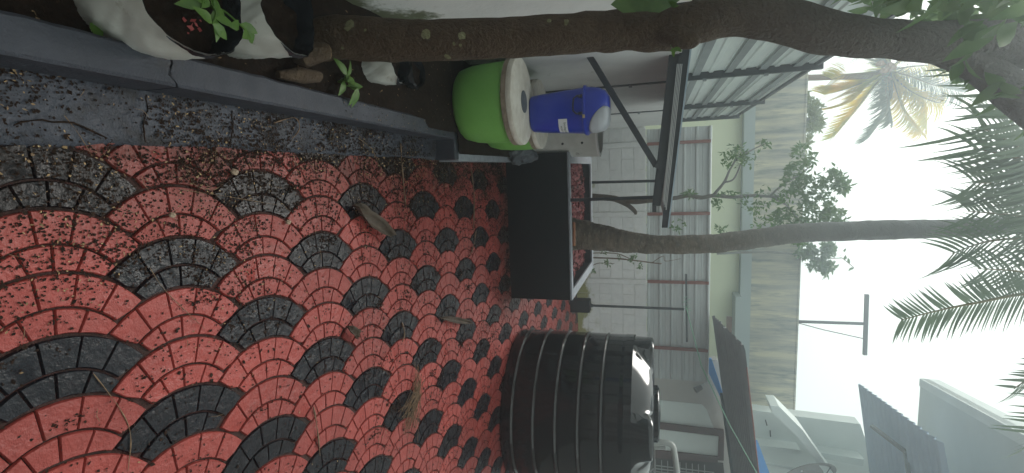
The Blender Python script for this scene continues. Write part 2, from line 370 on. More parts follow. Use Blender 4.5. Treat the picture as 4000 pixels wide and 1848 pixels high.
# ---------------------------------------------------------------- kerb
kerb = empty('kerb', (-.3, 1.5, 0), 'low dark grey painted concrete kerb with a crack, edging the soil bed on the left', 'kerb')
KW = .095; KH = .168
def kerb_seg(y0, y1, name='kerb_section', rag0=0, rag1=0):
    n = 40; mb = MB(); vs = []
    for i in range(n + 1):
        y = y0 + (y1 - y0) * i / n; x1 = KX(y); x0 = x1 - KW
        w = .004 * mn.noise(Vector((y * 9, 0, 0))); w2 = .006 * mn.noise(Vector((y * 12, 4, 0)))
        pr = [(x1 + w * .4, 0), (x1 + w * .4, KH * .5), (x1 + w * .4, KH - .008)] + [(x1 - .008 + (x0 + .018 + w2 - x1) * q_ / 7, KH + w * .5 + .0012 * mn.noise(Vector((y * 30, q_ * 2.3, 0)))) for q_ in range(8)] + [(x0 + w2, KH - .012), (x0, 0)]
        NP_ = len(pr)
        for (x, z) in pr:
            f = (x - x0) / KW; yy = y + (.010 * math.sin(f * 7) + .006 * mn.noise(Vector((x * 90, z * 90, 0))) if (i == 0 and rag0) or (i == n and rag1) else 0)
            if i == 0: yy += rag0 * (.006 * mn.noise(Vector((x * 60, 1, 0))) + .02 * (f - .5))
            if i == n: yy += rag1 * (.006 * mn.noise(Vector((x * 60, 1, 0))) + .02 * (f - .5))
            vs.append((x, yy, z))
    fs = [(i * NP_ + k, i * NP_ + k + 1, (i + 1) * NP_ + k + 1, (i + 1) * NP_ + k) for i in range(n) for k in range(NP_ - 1)]
    fs += [tuple(range(NP_))[::-1], tuple(n * NP_ + k for k in range(NP_))]
    mb.add(vs, [f[::-1] for f in fs]); return mb.build(name, M['kerb'], kerb, smooth=35)
YC = on_z(672, 300, KH).y
kerb_seg(.2, YC - .0035, rag1=1); kerb_seg(YC + .0035, 3.13, rag0=1)
# the return across and the thin wall running on to the planter
xk = KX(3.13)
MB().box((xk + .012, 3.165, KH / 2 - .001), (.25, .07, KH - .003)).build('return_section', M['kerb'], kerb, bevel=.006)
mb = MB(); mb.slab([(-.155, 3.2, KH - .004), (-.092, 3.2, KH - .004), (-.100, 4.83, KH - .03), (-.180, 4.83, KH - .03)], (0, 0, -KH)); mb.build('thin_section', M['rim'], kerb, bevel=.004)

# ---------------------------------------------------------------- left boundary fence
fence = empty('boundary_fence', (FX(5), 5, 0), 'whitewashed wall topped by pale ribbed metal sheets on dark posts behind the big leaning tree', 'fence')
def fbox(y0, y1, z0, z1, d0, d1, name, m_, **k):
    mb = MB(); P = [Vector((FX(y0) - d0, y0, z0)), Vector((FX(y1) - d0, y1, z0)), Vector((FX(y1) - d0, y1, z1)), Vector((FX(y0) - d0, y0, z1))]
    mb.slab(P, (-(d1 - d0), 0, 0)); return mb.build(name, m_, fence, **k)
posts = [2.72, 4.84, 6.95, 9.0]
for a, b in zip([.3] + posts, posts + [YW]):
    if b - a > .2: fbox(a + .012, b - .012, -.02, 1.66, 0, .1, 'wall_panel', M['white_wall'])
fbox(.3, YW, -.02, 1.6, .03, .09, 'wall_core', M['joint'])
ztop = lambda Y: 2.80 - .022 * (Y - 4)
for y in posts[:3]:
    fbox(y - .02, y + .02, .15, ztop(y) + .05, -.012, .05, 'post', M['steel'])
    for z in (.72, 1.25, 1.9, 2.4):
        MB().box((FX(y) + .018, y, z), (.02, .05, .03)).build('bracket', M['band'], fence)
fbox(8.56, 8.60, 1.6, ztop(8.55) + .03, -.012, .05, 'post', M['steel'])
# sheets: ribs run along Y
def rib_sheet(y0, y1):
    mb = MB(); prof = []; z = 1.665
    while z < 2.76:
        prof += [(z, .02), (z + .008, .008), (z + .040, .008), (z + .048, .02), (z + .125, .02), (z + .129, .014), (z + .137, .014), (z + .141, .02), (z + .19, .02), (z + .194, .014), (z + .202, .014), (z + .206, .02)]
        z += .268
    prof = [(a, b) for a, b in prof if a < 2.80]
    vs = []
    for z, d in prof:
        vs += [(FX(y0) - .03 - d, y0, z - .022 * (y0 - 4) * (z - 1.66) / 1.1), (FX(y1) - .03 - d, y1, z - .022 * (y1 - 4) * (z - 1.66) / 1.1)]
    vs += [(x - .002, y, z) for x, y, z in vs]; n = len(prof); fs = []
    for i in range(n - 1):
        fs.append((2 * i, 2 * i + 1, 2 * i + 3, 2 * i + 2)); fs.append((2 * n + 2 * i + 2, 2 * n + 2 * i + 3, 2 * n + 2 * i + 1, 2 * n + 2 * i))
    return mb.add(vs, fs).build('fence_sheet', M['sheet2'], fence)
for a, b in ((.6, 2.70), (2.74, 4.83), (4.85, 6.94), (6.96, 8.6)):
    rib_sheet(a, b)
for z in (1.80, 2.07, 2.34, 2.61):  # flat grey bars paint in the shaded recesses of the ribs
    mb = MB(); mb.bar((FX(.6) - .026, .6, z + .075), (FX(8.6) - .026, 8.6, z - .02), .006, .062); mb.build('rib_shade_band', M['band'], fence)
mb = MB(); mb.bar((FX(.6) - .03, .6, 2.80 + .075), (FX(8.6) - .03, 8.6, 2.80 - .10), .03, .03); mb.build('top_rail', M['steel'], fence)

# ---------------------------------------------------------------- back wall of blocks
bw = empty('block_wall', (1.6, YW + .1, 0), 'low whitewashed block wall across the back of the yard, mossy at its foot', 'wall')
MB().box((1.9, YW + .106, .63), (5.3, .19, 1.28)).build('mortar_core', M['joint'], bw)
CH = .2155; px_ = [-.40, .85, 2.10, 3.36]
bm_cache = {}
def block_mesh(L, hgt, seed):
    key = (round(L, 3), seed)
    if key in bm_cache: return bm_cache[key]
    r = random.Random(seed); mb = MB(); n = 4; d = .012
    e = .004
    vs = [(-L / 2, 0, -hgt / 2), (L / 2, 0, -hgt / 2), (L / 2, 0, hgt / 2), (-L / 2, 0, hgt / 2)]
    lo = [(x + r.uniform(-.002, .002), d, z + r.uniform(-.002, .002)) for x, y, z in vs]
    hi = [(x * (1 - 2 * e / L), r.uniform(-.003, .003), z * (1 - 2 * e / hgt)) for x, y, z in vs]
    mid = [(x + r.uniform(-.002, .002), .007, z + r.uniform(-.002, .002)) for x, y, z in vs]
    mb.add(lo + mid + hi, [(8, 9, 10, 11)] + [(a + i, a + (i + 1) % 4, a + 4 + (i + 1) % 4, a + 4 + i) for a in (0, 4) for i in range(4)])
    me = bpy.data.meshes.new('block'); me.from_pydata(mb.v, [], mb.f); me.update(); me.materials.append(M['block']); bm_cache[key] = me; return me
bays = [(-.69, -.45), (-.35, .80), (.90, 2.05), (2.15, 3.31), (3.41, 4.5)]
for row in range(6):
    for (x0, x1) in bays:
        cuts = [x0]; x = x0 + (.39 if row % 2 else .2)
        while x < x1 - .12: cuts.append(x); x += .39
        cuts.append(x1)
        for a, b in zip(cuts[:-1], cuts[1:]):
            L = b - a - .004
            o = bpy.data.objects.new('block', block_mesh(L, CH - .007, R.randrange(3))); C.objects.link(o); o.parent = bw
            o.location = Vector(((a + b) / 2, YW + R.uniform(0, .003), row * CH + CH / 2)) - Vector(bw.location)
for x in px_:
    MB().box((x, YW - .002, .647), (.085, .05, 1.292)).build('pilaster', M['block'], bw, bevel=.004)

cf = empty('corrugated_fence', (1.6, YW + .1, 1.3), 'grey ribbed metal sheets with rust red posts standing above the block wall at the back', 'fence')
def hsheet(x0, x1, y):
    prof = []; z = 1.30; 
    while z < 2.20:
        prof += [(z, .022), (z + .015, 0), (z + .04, 0), (z + .055, .022), (z + .12, .022), (z + .125, .016), (z + .135, .016), (z + .14, .022)]
        z += .205
    prof.append((2.352, .022)); vs = []
    for z, d in prof: vs += [(x0, y + d, z), (x1, y + d, z)]
    vs += [(a, b + .002, c) for a, b, c in vs]; n = len(prof); fs = []
    for i in range(n - 1):
        fs.append((2 * i, 2 * i + 1, 2 * i + 3, 2 * i + 2)); fs.append((2 * n + 2 * i + 2, 2 * n + 2 * i + 3, 2 * n + 2 * i + 1, 2 * n + 2 * i))
    MB().add(vs, fs).build('metal_sheet', M['sheet'], cf)
for k, (a, b) in enumerate(((-.66, .83), (.80, 2.08), (2.07, 3.35), (3.33, 3.98))): hsheet(a, b, YW + .055 + .003 * (k % 2))
for x in px_: MB().box((x, YW + .035, 1.84), (.055, .03, 1.06)).build('rust_post', M['rust'], cf)
MB().tube([(-.66, YW + .05, 2.36), (3.98, YW + .05, 2.36)], .028, 8).build('top_pipe', M['sheet'], cf)
mb = MB()          # crumbled mortar along the top of the wall
for i in range(70):
    x = R.uniform(-.6, 3.9); mb.box((x, YW + .02, 1.296), (R.uniform(.02, .05), .03, R.uniform(.012, .03)))
mb.build('mortar_crumbs', M['block'], bw)

# ---------------------------------------------------------------- planter
pl = empty('planter', (.57, 5.6, 0), 'black painted masonry planter box with grey rim around the foot of the palm', 'planter')
X0, X1, Y0, Y1, PH = -.175, 1.322, 4.80, 6.50, .655
wt = .085
MB().box(((X0 + X1) / 2, Y0 + wt / 2, PH / 2 - .01), (X1 - X0, wt, PH - .02)).build('wall', M['planter'], pl)
MB().box(((X0 + X1) / 2, Y1 - wt / 2, PH / 2 - .01), (X1 - X0, wt, PH - .02)).build('wall', M['planter'], pl)
MB().box((X0 + wt / 2, (Y0 + Y1) / 2, PH / 2 - .01), (wt, Y1 - Y0 - 2 * wt, PH - .02)).build('wall', M['planter'], pl)
MB().box((X1 - wt / 2, (Y0 + Y1) / 2, PH / 2 - .01), (wt, Y1 - Y0 - 2 * wt, PH - .02)).build('wall', M['planter'], pl)
mb = MB(); a = .002
mb.box(((X0 + X1) / 2, Y0 + wt / 2, PH - .005), (X1 - X0 + 2 * a, wt + 2 * a, .022)); mb.box(((X0 + X1) / 2, Y1 - wt / 2, PH - .005), (X1 - X0 + 2 * a, wt + 2 * a, .022))
mb.box((X0 + wt / 2 + .01, (Y0 + Y1) / 2, PH - .006), (wt + .03, Y1 - Y0 - 2 * wt - 2 * a, .022)); mb.box((X1 - wt / 2 - .005, (Y0 + Y1) / 2, PH - .006), (wt + .02, Y1 - Y0 - 2 * wt - 2 * a, .022))
mb.build('rim', M['rim'], pl, bevel=.006)
SP = lambda x, y: .53 + .05 * mn.noise(Vector((x * 5, y * 5, 0)))
vs = []; n = 30
for i in range(n + 1):
    for k in range(n + 1):
        x = X0 + .07 + (X1 - X0 - .14) * i / n; y = Y0 + .07 + (Y1 - Y0 - .14) * k / n; vs.append((x, y, SP(x, y)))
MB().add(vs, [(i * (n + 1) + k, (i + 1) * (n + 1) + k, (i + 1) * (n + 1) + k + 1, i * (n + 1) + k + 1) for i in range(n) for k in range(n)]).build('planter_soil', M['soil'], pl, smooth='all')
mb = MB(); r = random.Random(3)
def flake(mb, p, s, r, curl=.3, up_=None, asp=.5):
    a = r.uniform(0, 6.283); t = r.uniform(-curl, curl); t2 = r.uniform(-curl, curl)
    d = Vector((math.cos(a), math.sin(a), t)) * s; e = Vector((-math.sin(a), math.cos(a), t2)) * s * asp
    p = Vector(p); mb.add([p - d, p + e * .9 + Vector((0, 0, s * .15)), p + d, p - e], [(0, 3, 1), (3, 2, 1)])
for i in range(5200):
    x = r.uniform(X0 + .09, X1 - .09); y = r.uniform(Y0 + .09, Y1 - .1); flake(mb, (x, y, SP(x, y) + r.uniform(.0, .03)), r.uniform(.012, .03), r, .8)
tag(mb.build('fallen_petals', M['petal']), 'dull red and brown fallen petals covering the soil inside the black planter', 'petals', kind='stuff')
mb = MB()
for i in range(160):
    x = r.gauss(.35, .08); y = r.uniform(Y0 + .1, Y0 + .5); flake(mb, (x, y, SP(x, y) + r.uniform(.01, .035)), r.uniform(.012, .028), r, .8)
tag(mb.build('yellow_petals', M['leafy']), 'small patch of yellow green fallen leaves beside the thin post in the planter', 'fallen leaves', kind='stuff')
tag(MB().tube([on_y(2242, 868, 4.9), on_y(2242, 960, 4.9)], .016, 6, rough=.3, fr=30).build('wood_strip', mat('orange_wood', (.36, .14, .06), (.22, .08, .035), 20, .7)), 'orange brown strip of palm sheath lying on the planter rim against the palm foot', 'bark strip')

# ---------------------------------------------------------------- canopy
cn = empty('canopy', (-.2, 3.8, 1.5), 'low dark steel canopy with stacked rails sloping from the fence over the planter', 'canopy')
LB0, LB1 = on_y(2597, 130, 3.8), on_y(2566, 805, 3.8)
def quadbar(pa, pb, name, m_, Y, th, **k):
    """bar between two upright ends, each given by its lower and upper picture heights"""
    a0, a1 = on_y(*pa[0], Y), on_y(*pa[1], Y); b0, b1 = on_y(*pb[0], Y), on_y(*pb[1], Y)
    return MB().slab([a0, b0, b1, a1], (0, th, 0)).build(name, m_, cn, **k)
YF = 3.8
quadbar(((2622, 140), (2672, 140)), ((2547, 805), (2580, 805)), 'lower_beam', M['steel'], YF, .06, bevel=.003)
quadbar(((2660, 140), (2701, 140)), ((2585, 890), (2608, 890)), 'upper_beam', M['steel'], YF - .03, .05, bevel=.003)
for k, (sx0, sx1, ya, yb) in enumerate(((2648, 2582, 330, 760), (2653, 2588, 335, 740), (2643, 2590, 400, 810), (2637, 2596, 460, 830))):
    pass
for k in range(4):
    f0 = 2640 + 6 * k; f1 = 2590 + 4 * k
    MB().bar(on_y(f0 + 6, 250, YF - .035), on_y(f1, 790 + 10 * k, YF - .035), .006, .0065).build('rail', M['sheet'], cn)
quadbar(((2702, 135), (2709, 135)), ((2608, 890), (2613, 890)), 'edge_trim', mat('pale_blue_trim', (.42, .52, .60), (.36, .46, .54), 9, .35), YF - .045, .08)
# roof sheet behind the beams, resting on them
r0, r1 = on_y(2700, 140, YF), on_y(2609, 890, YF); 
vs = []; n = 40
for i in range(n + 1):
    f = i / n; y = YF + .01 + 2.3 * f; dz = .010 if i % 4 in (0, 1) else -.010
    for e in (r0, r1): vs.append((e.x, y, e.z + dz - .004 - .03 * f))
vs += [(x, y, z + .002) for x, y, z in vs]; q = 2 * (n + 1)
MB().add(vs, [(2 * i, 2 * i + 1, 2 * i + 3, 2 * i + 2) for i in range(n)] + [(q + 2 * i + 2, q + 2 * i + 3, q + 2 * i + 1, q + 2 * i) for i in range(n)]).build('roof_sheet', M['sheet'], cn)
a = on_y(2563, 648, YF - .02); b = on_y(2270, 165, 3.62)
MB().bar(a, (b.x, b.y, b.z), .04, .042).build('strut', M['steel'], cn, bevel=.003)
MB().bar(on_y(2562, 640, YF - .03), on_y(2585, 655, YF - .03), .05, .05).build('strut_bracket', M['steel'], cn)
p0 = on_y(2230, 782, 4.82); MB().bar((p0.x, 4.83, PH), (p0.x - .012, 4.83, 1.50), .030, .030).build('post', M['steel'], cn)
p1 = on_y(2315, 712, 6.52); MB().bar((p1.x, 6.55, .3), (p1.x + .01, 6.55, 1.47), .035, .035).build('post', M['steel'], cn)
MB().box(on_y(2562, 880, YF - .01) * 0 + on_y(2556, 815, YF), (.05, .05, .03)).build('end_bracket', M['steel'], cn)

# ---------------------------------------------------------------- compost drums, lids, bin
def drum(c, z0, rad, h, lidr, label, llabel, knob):
    d = empty('compost_drum', (c[0], c[1], z0), label, 'drum', 'green compost drums with round lids')
    pr = [(.02, 0), (rad * .80, 0), (rad * .88, .02), (rad * .95, .09), (rad * .985, .18), (rad, .3), (rad * .99, h)]
    MB().lathe(pr, (c[0], c[1], z0), 56, .012).build('body', M['green'], d, smooth=60)
    zt = z0 + h
    l = MB().lathe([(.01, 0), (lidr * .96, 0), (lidr, .006), (lidr * 1.0, .036)], (c[0], c[1], zt - .005), 72, .012).build('lid_base', M['lidedge'], d, smooth=50)
    t = MB().lathe([(lidr * 1.0, .0), (lidr * 1.006, .006), (lidr * 1.0, .028), (lidr * .985, .034), (.01, .038)], (c[0], c[1], zt + .032), 72, .014).build('lid', M['lid'], d, smooth=40)
    if knob:
        MB().lathe([(.075, 0), (.075, .004), (.06, .006), (.001, .006)], (c[0] + knob[0], c[1] + knob[1], zt + .068), 32).build('plug', M['rock'], d, smooth=30)
    return zt + .07
lc = Vector((-.475, 3.29)); zl = .62
ztop1 = drum(lc, .19, .272, .36, .292, 'bright green compost drum under the larger white lid with the blue bin on it', None, (.0, .02))
c2 = on_z(2116, 447, .62); drum(c2, .18, .27, .37, .268, 'green compost drum mostly hidden behind the front one, its pale lid bare', None, None)
bc = on_z(2078, 447, ztop1); bc = Vector((bc.x + .0, bc.y + .03, ztop1))
bn = empty('pedal_bin', bc, 'dark blue plastic bin with domed top and grey flap standing on the white drum lid', 'bin')
bn.name = 'waste_bin'
mb = MB(); n = 40
def rrect(w, d, r_, n=40):
    out = []
    for k in range(n):
        a = 2 * math.pi * k / n; c, s = math.cos(a), math.sin(a); p = 3.2
        q = (abs(c) ** p + abs(s) ** p) ** (-1 / p); out.append((w * c * q, d * s * q))
    return out
def loft(mb, secs, c, capb=False, capt=False):
    base = []; n = None
    for (w, d, z, ox, oy) in secs:
        pts = rrect(w, d, 0); n = len(pts); base += [(c[0] + x + ox, c[1] + y + oy, c[2] + z) for x, y in pts]
    fs = []
    for i in range(len(secs) - 1):
        for k in range(n): k2 = (k + 1) % n; fs.append((i * n + k, i * n + k2, (i + 1) * n + k2, (i + 1) * n + k))
    if capb: fs.append(tuple(range(n))[::-1])
    if capt: fs.append(tuple((len(secs) - 1) * n + k for k in range(n)))
    return mb.add(base, fs)
loft(MB(), [(.115, .11, .0, 0, 0), (.127, .12, .012, 0, 0), (.134, .125, .08, 0, 0), (.147, .137, .25, 0, 0), (.158, .148, .385, 0, 0), (.155, .145, .385, 0, 0)], bc, True).build('body', M['bin'], bn, smooth=50)
loft(MB(), [(.158, .148, .383, 0, 0), (.170, .158, .386, 0, 0), (.170, .158, .400, 0, 0), (.160, .150, .405, 0, 0)], bc).build('rim_band', M['bin'], bn, smooth=50)
# dome with slanted flap facing the yard
loft(MB(), [(.158, .148, .403, 0, 0), (.156, .147, .44, 0, 0), (.147, .14, .49, 0, .0), (.128, .122, .53, 0, .0), (.09, .09, .553, 0, 0), (.01, .01, .56, 0, 0)], bc).build('dome', M['bin'], bn, smooth=70)
fl = MB(); vs = []; fs = []; NA = 20; NB = 10
dsec = [(.403, .158), (.44, .156), (.49, .147), (.53, .128), (.553, .09), (.5601, .01)]
def dome_r(z):
    for (za, ra), (zb, rb) in zip(dsec[:-1], dsec[1:]):
        if z <= zb: return ra + (rb - ra) * (z - za) / (zb - za)
    return .01
for i in range(NA + 1):
    for k in range(NB + 1):
        u_ = -1 + 2 * i / NA; t = k / NB; zlow = .424 + .10 * abs(u_) ** 2.2; zhi = .552
        z = zlow + (zhi - zlow) * t; a = math.radians(-38) + u_ * .98
        c, s_ = math.cos(a), math.sin(a); q = (abs(c) ** 3.2 + abs(s_) ** 3.2) ** (-1 / 3.2)
        rr = max(dome_r(z), .095 if k == NB else 0) + .005 + .012 * t
        vs.append((bc[0] + rr * c * q, bc[1] + rr * .94 * s_ * q, bc[2] + z))
for i in range(NA):
    for k in range(NB): q = i * (NB + 1) + k; fs.append((q, q + NB + 1, q + NB + 2, q + 1))
vs.append((bc[0] + .0, bc[1], bc[2] + .566)); 
for i in range(NA): fs.append((i * (NB + 1) + NB, (i + 1) * (NB + 1) + NB, len(vs) - 1))
fo = fl.add(vs, fs).build('swing_flap', M['flap'], bn, smooth='all')
sm = fo.modifiers.new('solid', 'SOLIDIFY'); sm.thickness = .006
# handle on the near left side, catch, label
def bin_pt(ang, z, out=0.):
    zz_ = [0, .012, .08, .25, .385, .5]; ww_ = [.115, .127, .134, .147, .158, .158]; ii = max(q for q in range(5) if zz_[q] <= z); w = ww_[ii] + (ww_[ii + 1] - ww_[ii]) * (z - zz_[ii]) / (zz_[ii + 1] - zz_[ii]); c, s = math.cos(ang), math.sin(ang); p = 3.2
    q = (abs(c) ** p + abs(s) ** p) ** (-1 / p)
    d = Vector((c, s, 0)); return Vector(bc) + Vector((w * c * q, w * .935 * s * q, z)) + d * out
h = [bin_pt(-2.05, .375, .004), bin_pt(-2.05, .350, .02), bin_pt(-1.95, .328, .026), bin_pt(-1.72, .324, .028), bin_pt(-1.50, .324, .026), bin_pt(-1.38, .345, .02), bin_pt(-1.38, .375, .004)]
MB().tube(h, .006, 8).build('handle', M['blackp'], bn, smooth='all')
for t in (-2.05, -1.38): MB().box(bin_pt(t, .372, .01), (.02, .02, .024)).build('handle_lug', M['blackp'], bn)
MB().box(bin_pt(-1.28, .395, .024), (.022, .012, .016)).build('catch', mat('pale_yellow_plastic', (.55, .42, .20), None, 9, .5), bn, bevel=.002)
vs = []; fs = []; n = 12
for i in range(n + 1):
    a = -1.19 + .80 * i / n
    for z in (.212, .275): vs.append(bin_pt(a, z, .0022))
lb = MB().add(vs, [(2 * i, 2 * i + 2, 2 * i + 3, 2 * i + 1) for i in range(n)]).build('label', M['white'], bn)
def word(txt, z, a0, size):
    cu = bpy.data.curves.new('lettering', 'FONT'); cu.body = txt; cu.size = size; cu.extrude = 0
    to = bpy.data.objects.new('lettering', cu); C.objects.link(to)
    dg = bpy.context.evaluated_depsgraph_get(); me = bpy.data.meshes.new_from_object(to.evaluated_get(dg)); bpy.data.objects.remove(to)
    vs = []
    for v in me.vertices:
        vs.append(bin_pt(a0 + v.co.x / .165, z + v.co.y, .0036))
    fs = [tuple(p.vertices) for p in me.polygons]; MB().add(vs, fs).build('lettering', M['ink'], bn)
word('biodegradable', .250, -1.05, .024); word('ecan 11', .226, -.90, .024)

# concrete ring pot behind, rubble stone
pc = on_y(2328, 500, 5.0); pc = Vector((-.42, 5.0, 0)); 
pt = empty('concrete_pot', (pc.x, pc.y, .18), 'grey white concrete ring pot with small side holes, behind the blue bin', 'pot')
pz1 = on_y(2330, 500, 4.75).z; pr_ = .30
px1 = on_y(2330, 612, 5.0).x; pcx = px1 - pr_
MB().lathe([(pr_ * .90, .12), (pr_ * .94, .3), (pr_, pz1), (pr_ - .028, pz1 + .004), (pr_ - .035, pz1 - .02), (pr_ - .05, .3), (.01, .28)], (pcx, 5.0, 0), 56, .004).build('pot_wall', M['potwall'], pt, smooth=50)
MB().lathe([(pr_ + .002, pz1 - .012), (pr_ + .004, pz1 + .004), (pr_ - .028, pz1 + .010), (pr_ - .032, pz1)], (pcx, 5.0, 0), 56, .004).build('pot_rim', M['white_wall'], pt, smooth=50)
for (sx, sy) in ((2274, 580), (2198, 588)):
    best = on_y(sx, sy, 4.74)
    hp = Vector((pcx + pr_ * .55, 5.0 - pr_ * .835, best.z)); 
    MB().lathe([(.001, 0), (.011, 0), (.012, .004)], hp + Vector((.004, -.006, 0)), 12, 0, Matrix.Rotation(math.radians(90), 3, 'X') ).build('drain_hole', M['blackp'], pt)
def rock(c, s, name, m_, seed, n=10):
    vs = []; fs = []
    for i in range(n + 1):
        for k in range(n * 2):
            t = math.pi * i / n; a = math.pi * k / n; d = Vector((math.sin(t) * math.cos(a), math.sin(t) * math.sin(a), math.cos(t)))
            q = 1 + .45 * mn.noise(d * 1.6 + Vector((seed, 0, 0))) + .15 * mn.noise(d * 5 + Vector((seed, 0, 0)))
            vs.append(Vector(c) + Vector((d.x * s[0], d.y * s[1], d.z * s[2])) * q)
    m2 = 2 * n
    for i in range(n):
        for k in range(m2): k2 = (k + 1) % m2; fs.append((i * m2 + k, (i + 1) * m2 + k, (i + 1) * m2 + k2, i * m2 + k2))
    return MB().add(vs, fs).build(name, m_)
rk = on_z(2035, 612, .24); tag(rock((rk.x - .03, rk.y, .26), (.11, .20, .12), 'rubble_stone', M['rock'], 3), 'rough dark grey lump of rubble between the drums and the planter corner', 'stone')

# ---------------------------------------------------------------- water tank
TR = .80; TCX = 2.57; TCY = 5.02
tk = empty('water_tank', (TCX, TCY, 0), 'large glossy black plastic water tank with moulded rings standing on the paving', 'tank')
e = on_z(1990, 1310, 0)
TH_ = 1.26
pr = [(.02, .0), (TR * .97, .0), (TR * .99, .02)]
ringsz = [.12, .335, .55, .765, .98]
z = .02; prof = []
zs = [.02 + i * (TH_ - .02) / 60 for i in range(61)]
for rz in ringsz: zs += [rz + .0025 * k for k in range(-9, 14)]
for z in sorted(zs):
    rr = TR
    for rz in ringsz:
        d = z - rz
        rr += .011 * math.exp(-(d / .008) ** 2) - .007 * math.exp(-((d - .020) / .006) ** 2)
    if z > TH_ - .10: rr += .006 * min(1, (z - TH_ + .10) / .01)
    prof.append((rr, z))
MB().lathe(pr + prof, (TCX, TCY, 0), 128).build('body', M['tank'], tk, smooth='all')
# shoulder: raised collar segments with sunk valleys between, then dome and hatch
vs = []; fs = []; n = 160; lv = 12
for i in range(lv + 1):
    f = i / lv
    for k in range(n):
        a = 2 * math.pi * k / n; s = math.cos(4 * (a - math.radians(-187))); s = 1 / (1 + math.exp(-9 * (s - .40)))
        r_hi = TR - .01 - .03 * (1 if f > .93 else 0); z_hi = TH_ + (.145) * min(1, f / .55) if f < .55 else TH_ + .145
        rh = TR - .012 if f <= .55 else TR - .012 - (f - .55) / .45 * .40
        zh = TH_ + .20 * f / .55 if f <= .55 else TH_ + .20
        rl = TR - .012 - .36 * f; zl_ = TH_ + .20 * math.sin(f * math.pi / 2)
        r_ = rl + (rh - rl) * s; z_ = zl_ + (zh - zl_) * s
        vs.append((TCX + r_ * math.cos(a), TCY + r_ * math.sin(a), z_))
for i in range(lv):
    for k in range(n): k2 = (k + 1) % n; fs.append((i * n + k, i * n + k2, (i + 1) * n + k2, (i + 1) * n + k))
MB().add(vs, fs).build('shoulder', M['tank'], tk, smooth='all')
MB().lathe([(.46, .155), (.40, .20), (.25, .20), (.24, .235)], (TCX, TCY, TH_ + .0), 64).build('top', M['tank'], tk, smooth=40)
MB().lathe([(.26, 0), (.275, .01), (.275, .05), (.26, .062), (.01, .075)], (TCX, TCY, TH_ + .19), 56).build('hatch_lid', M['tank'], tk, smooth=40)
for k in range(18):
    a = k * math.pi / 9; MB().box((TCX + .277 * math.cos(a), TCY + .277 * math.sin(a), TH_ + .215), (.02, .02, .04), Matrix.Rotation(a, 3, 'Z')).build('grip_rib', M['tank'], tk)
# pipe over the tank
pp = [on_y(2545, 1728, 5.6), on_y(2590, 1728, 5.6), on_y(2625, 1740, 5.6), on_y(2635, 1775, 5.6), on_y(2645, 1848, 5.6), on_y(2650, 1900, 5.6)]
def smooth_path(p, n=6):
    out = []; p = [Vector(x) for x in p]; q = [p[0]] + p + [p[-1]]
    for i in range(1, len(q) - 2):
        for k in range(n):
            t = k / n; a, b, c, d = q[i - 1], q[i], q[i + 1], q[i + 2]
            out.append(.5 * ((2 * b) + (c - a) * t + (2 * a - 5 * b + 4 * c - d) * t * t + (3 * b - a - 3 * c + d) * t ** 3))
    out.append(p[-1]); return out
pi = empty('water_pipe', pp[0], 'grey plastic water pipe bending over behind the top of the black tank', 'pipe')
MB().tube(smooth_path(pp), .034, 14).build('pipe', M['pvc'], pi, smooth='all')
MB().tube([on_y(2540, 1728, 5.6), on_y(2562, 1728, 5.6)], .042, 14).build('coupling', M['pvc'], pi, smooth=40)
MB().tube([on_y(2550, 1748, 5.62), on_y(2600, 1750, 5.62)], .025, 12).build('lower_pipe', M['pvc'], pi, smooth=40)

# ---------------------------------------------------------------- clothes line post
cb = on_z(2250, 1192, 0); cb.y = 8.4; cb.x = on_y(2270, 1192, 8.4).x
cp = empty('clothesline_post', (cb.x, cb.y, 0), 'dark T shaped clothes line post in a square black block near the back wall', 'post')
MB().box((cb.x, cb.y, .17), (.22, .22, .36)).build('footing', M['planter'], cp, bevel=.015)
tp = on_y(2672, 1208, 8.4)
MB().tube([(cb.x, cb.y, .33), (cb.x, cb.y, .40)], [.05, .024], 10).build('collar', M['steel'], cp)
MB().tube([(cb.x, cb.y, .35), tp], .022, 10).build('pole', M['steel'], cp)
MB().bar(on_y(2680, 1070, 8.4), on_y(2683, 1335, 8.4), .03, .03).build('crossbar', M['steel'], cp)
for k in range(7):
    a = on_y(2672 + R.uniform(-12, 12), 1165 + 8 * k, 8.37); b = on_y(2690 + R.uniform(-12, 12), 1158 + 9 * k, 8.36); MB().tube([a, a.lerp(b, .5) + Vector((0, -.02, 0)), b], .004, 5).build('knotted_cord', M['rope'], cp)
tag(MB().tube([on_y(2680, 1200, 8.36), on_y(2740, 1430, 7.6), on_y(2850, 1660, 6.6), on_y(2955, 1848, 5.9), on_y(2990, 1910, 5.7)], .007, 6).build('green_line', M['rope']), 'pale green clothes line cord stretched from the T post toward the house on the right', 'cord')

# ---------------------------------------------------------------- building behind
YB = 12.
bb = empty('rear_building', (3, YB, 0), 'cream walled building behind the fences with a rain stained concrete parapet', 'building')
def yquad(y, x0, x1, z0, z1, th, name, m_, par, **k): return MB().box(((x0 + x1) / 2, y + th / 2, (z0 + z1) / 2), (x1 - x0, th, z1 - z0)).build(name, m_, par, **k)
yquad(YB, -1.8, 8.2, 0, 3.33, .3, 'cream_wall', M['cream'], bb)
yquad(YB - .25, -1.8, 8.2, 3.28, 3.50, .5, 'beam', M['band2'], bb)
yquad(YB - .15, -1.8, 6.2, 3.503, 4.46, .3, 'stained_parapet', M['stain'], bb)
yquad(YB - .17, -1.8, 6.2, 4.462, 4.495, .34, 'parapet_cap', M['stain'], bb)
w0, w1 = on_y(2838, 1236, YB), on_y(2868, 1330, YB)
yquad(YB - .04, w0.x, w0.x + 1.2, w0.z, w1.z, .05, 'ventilator', mat('faded_terracotta', (.42, .24, .19), (.34, .22, .20), 2, .9), bb)
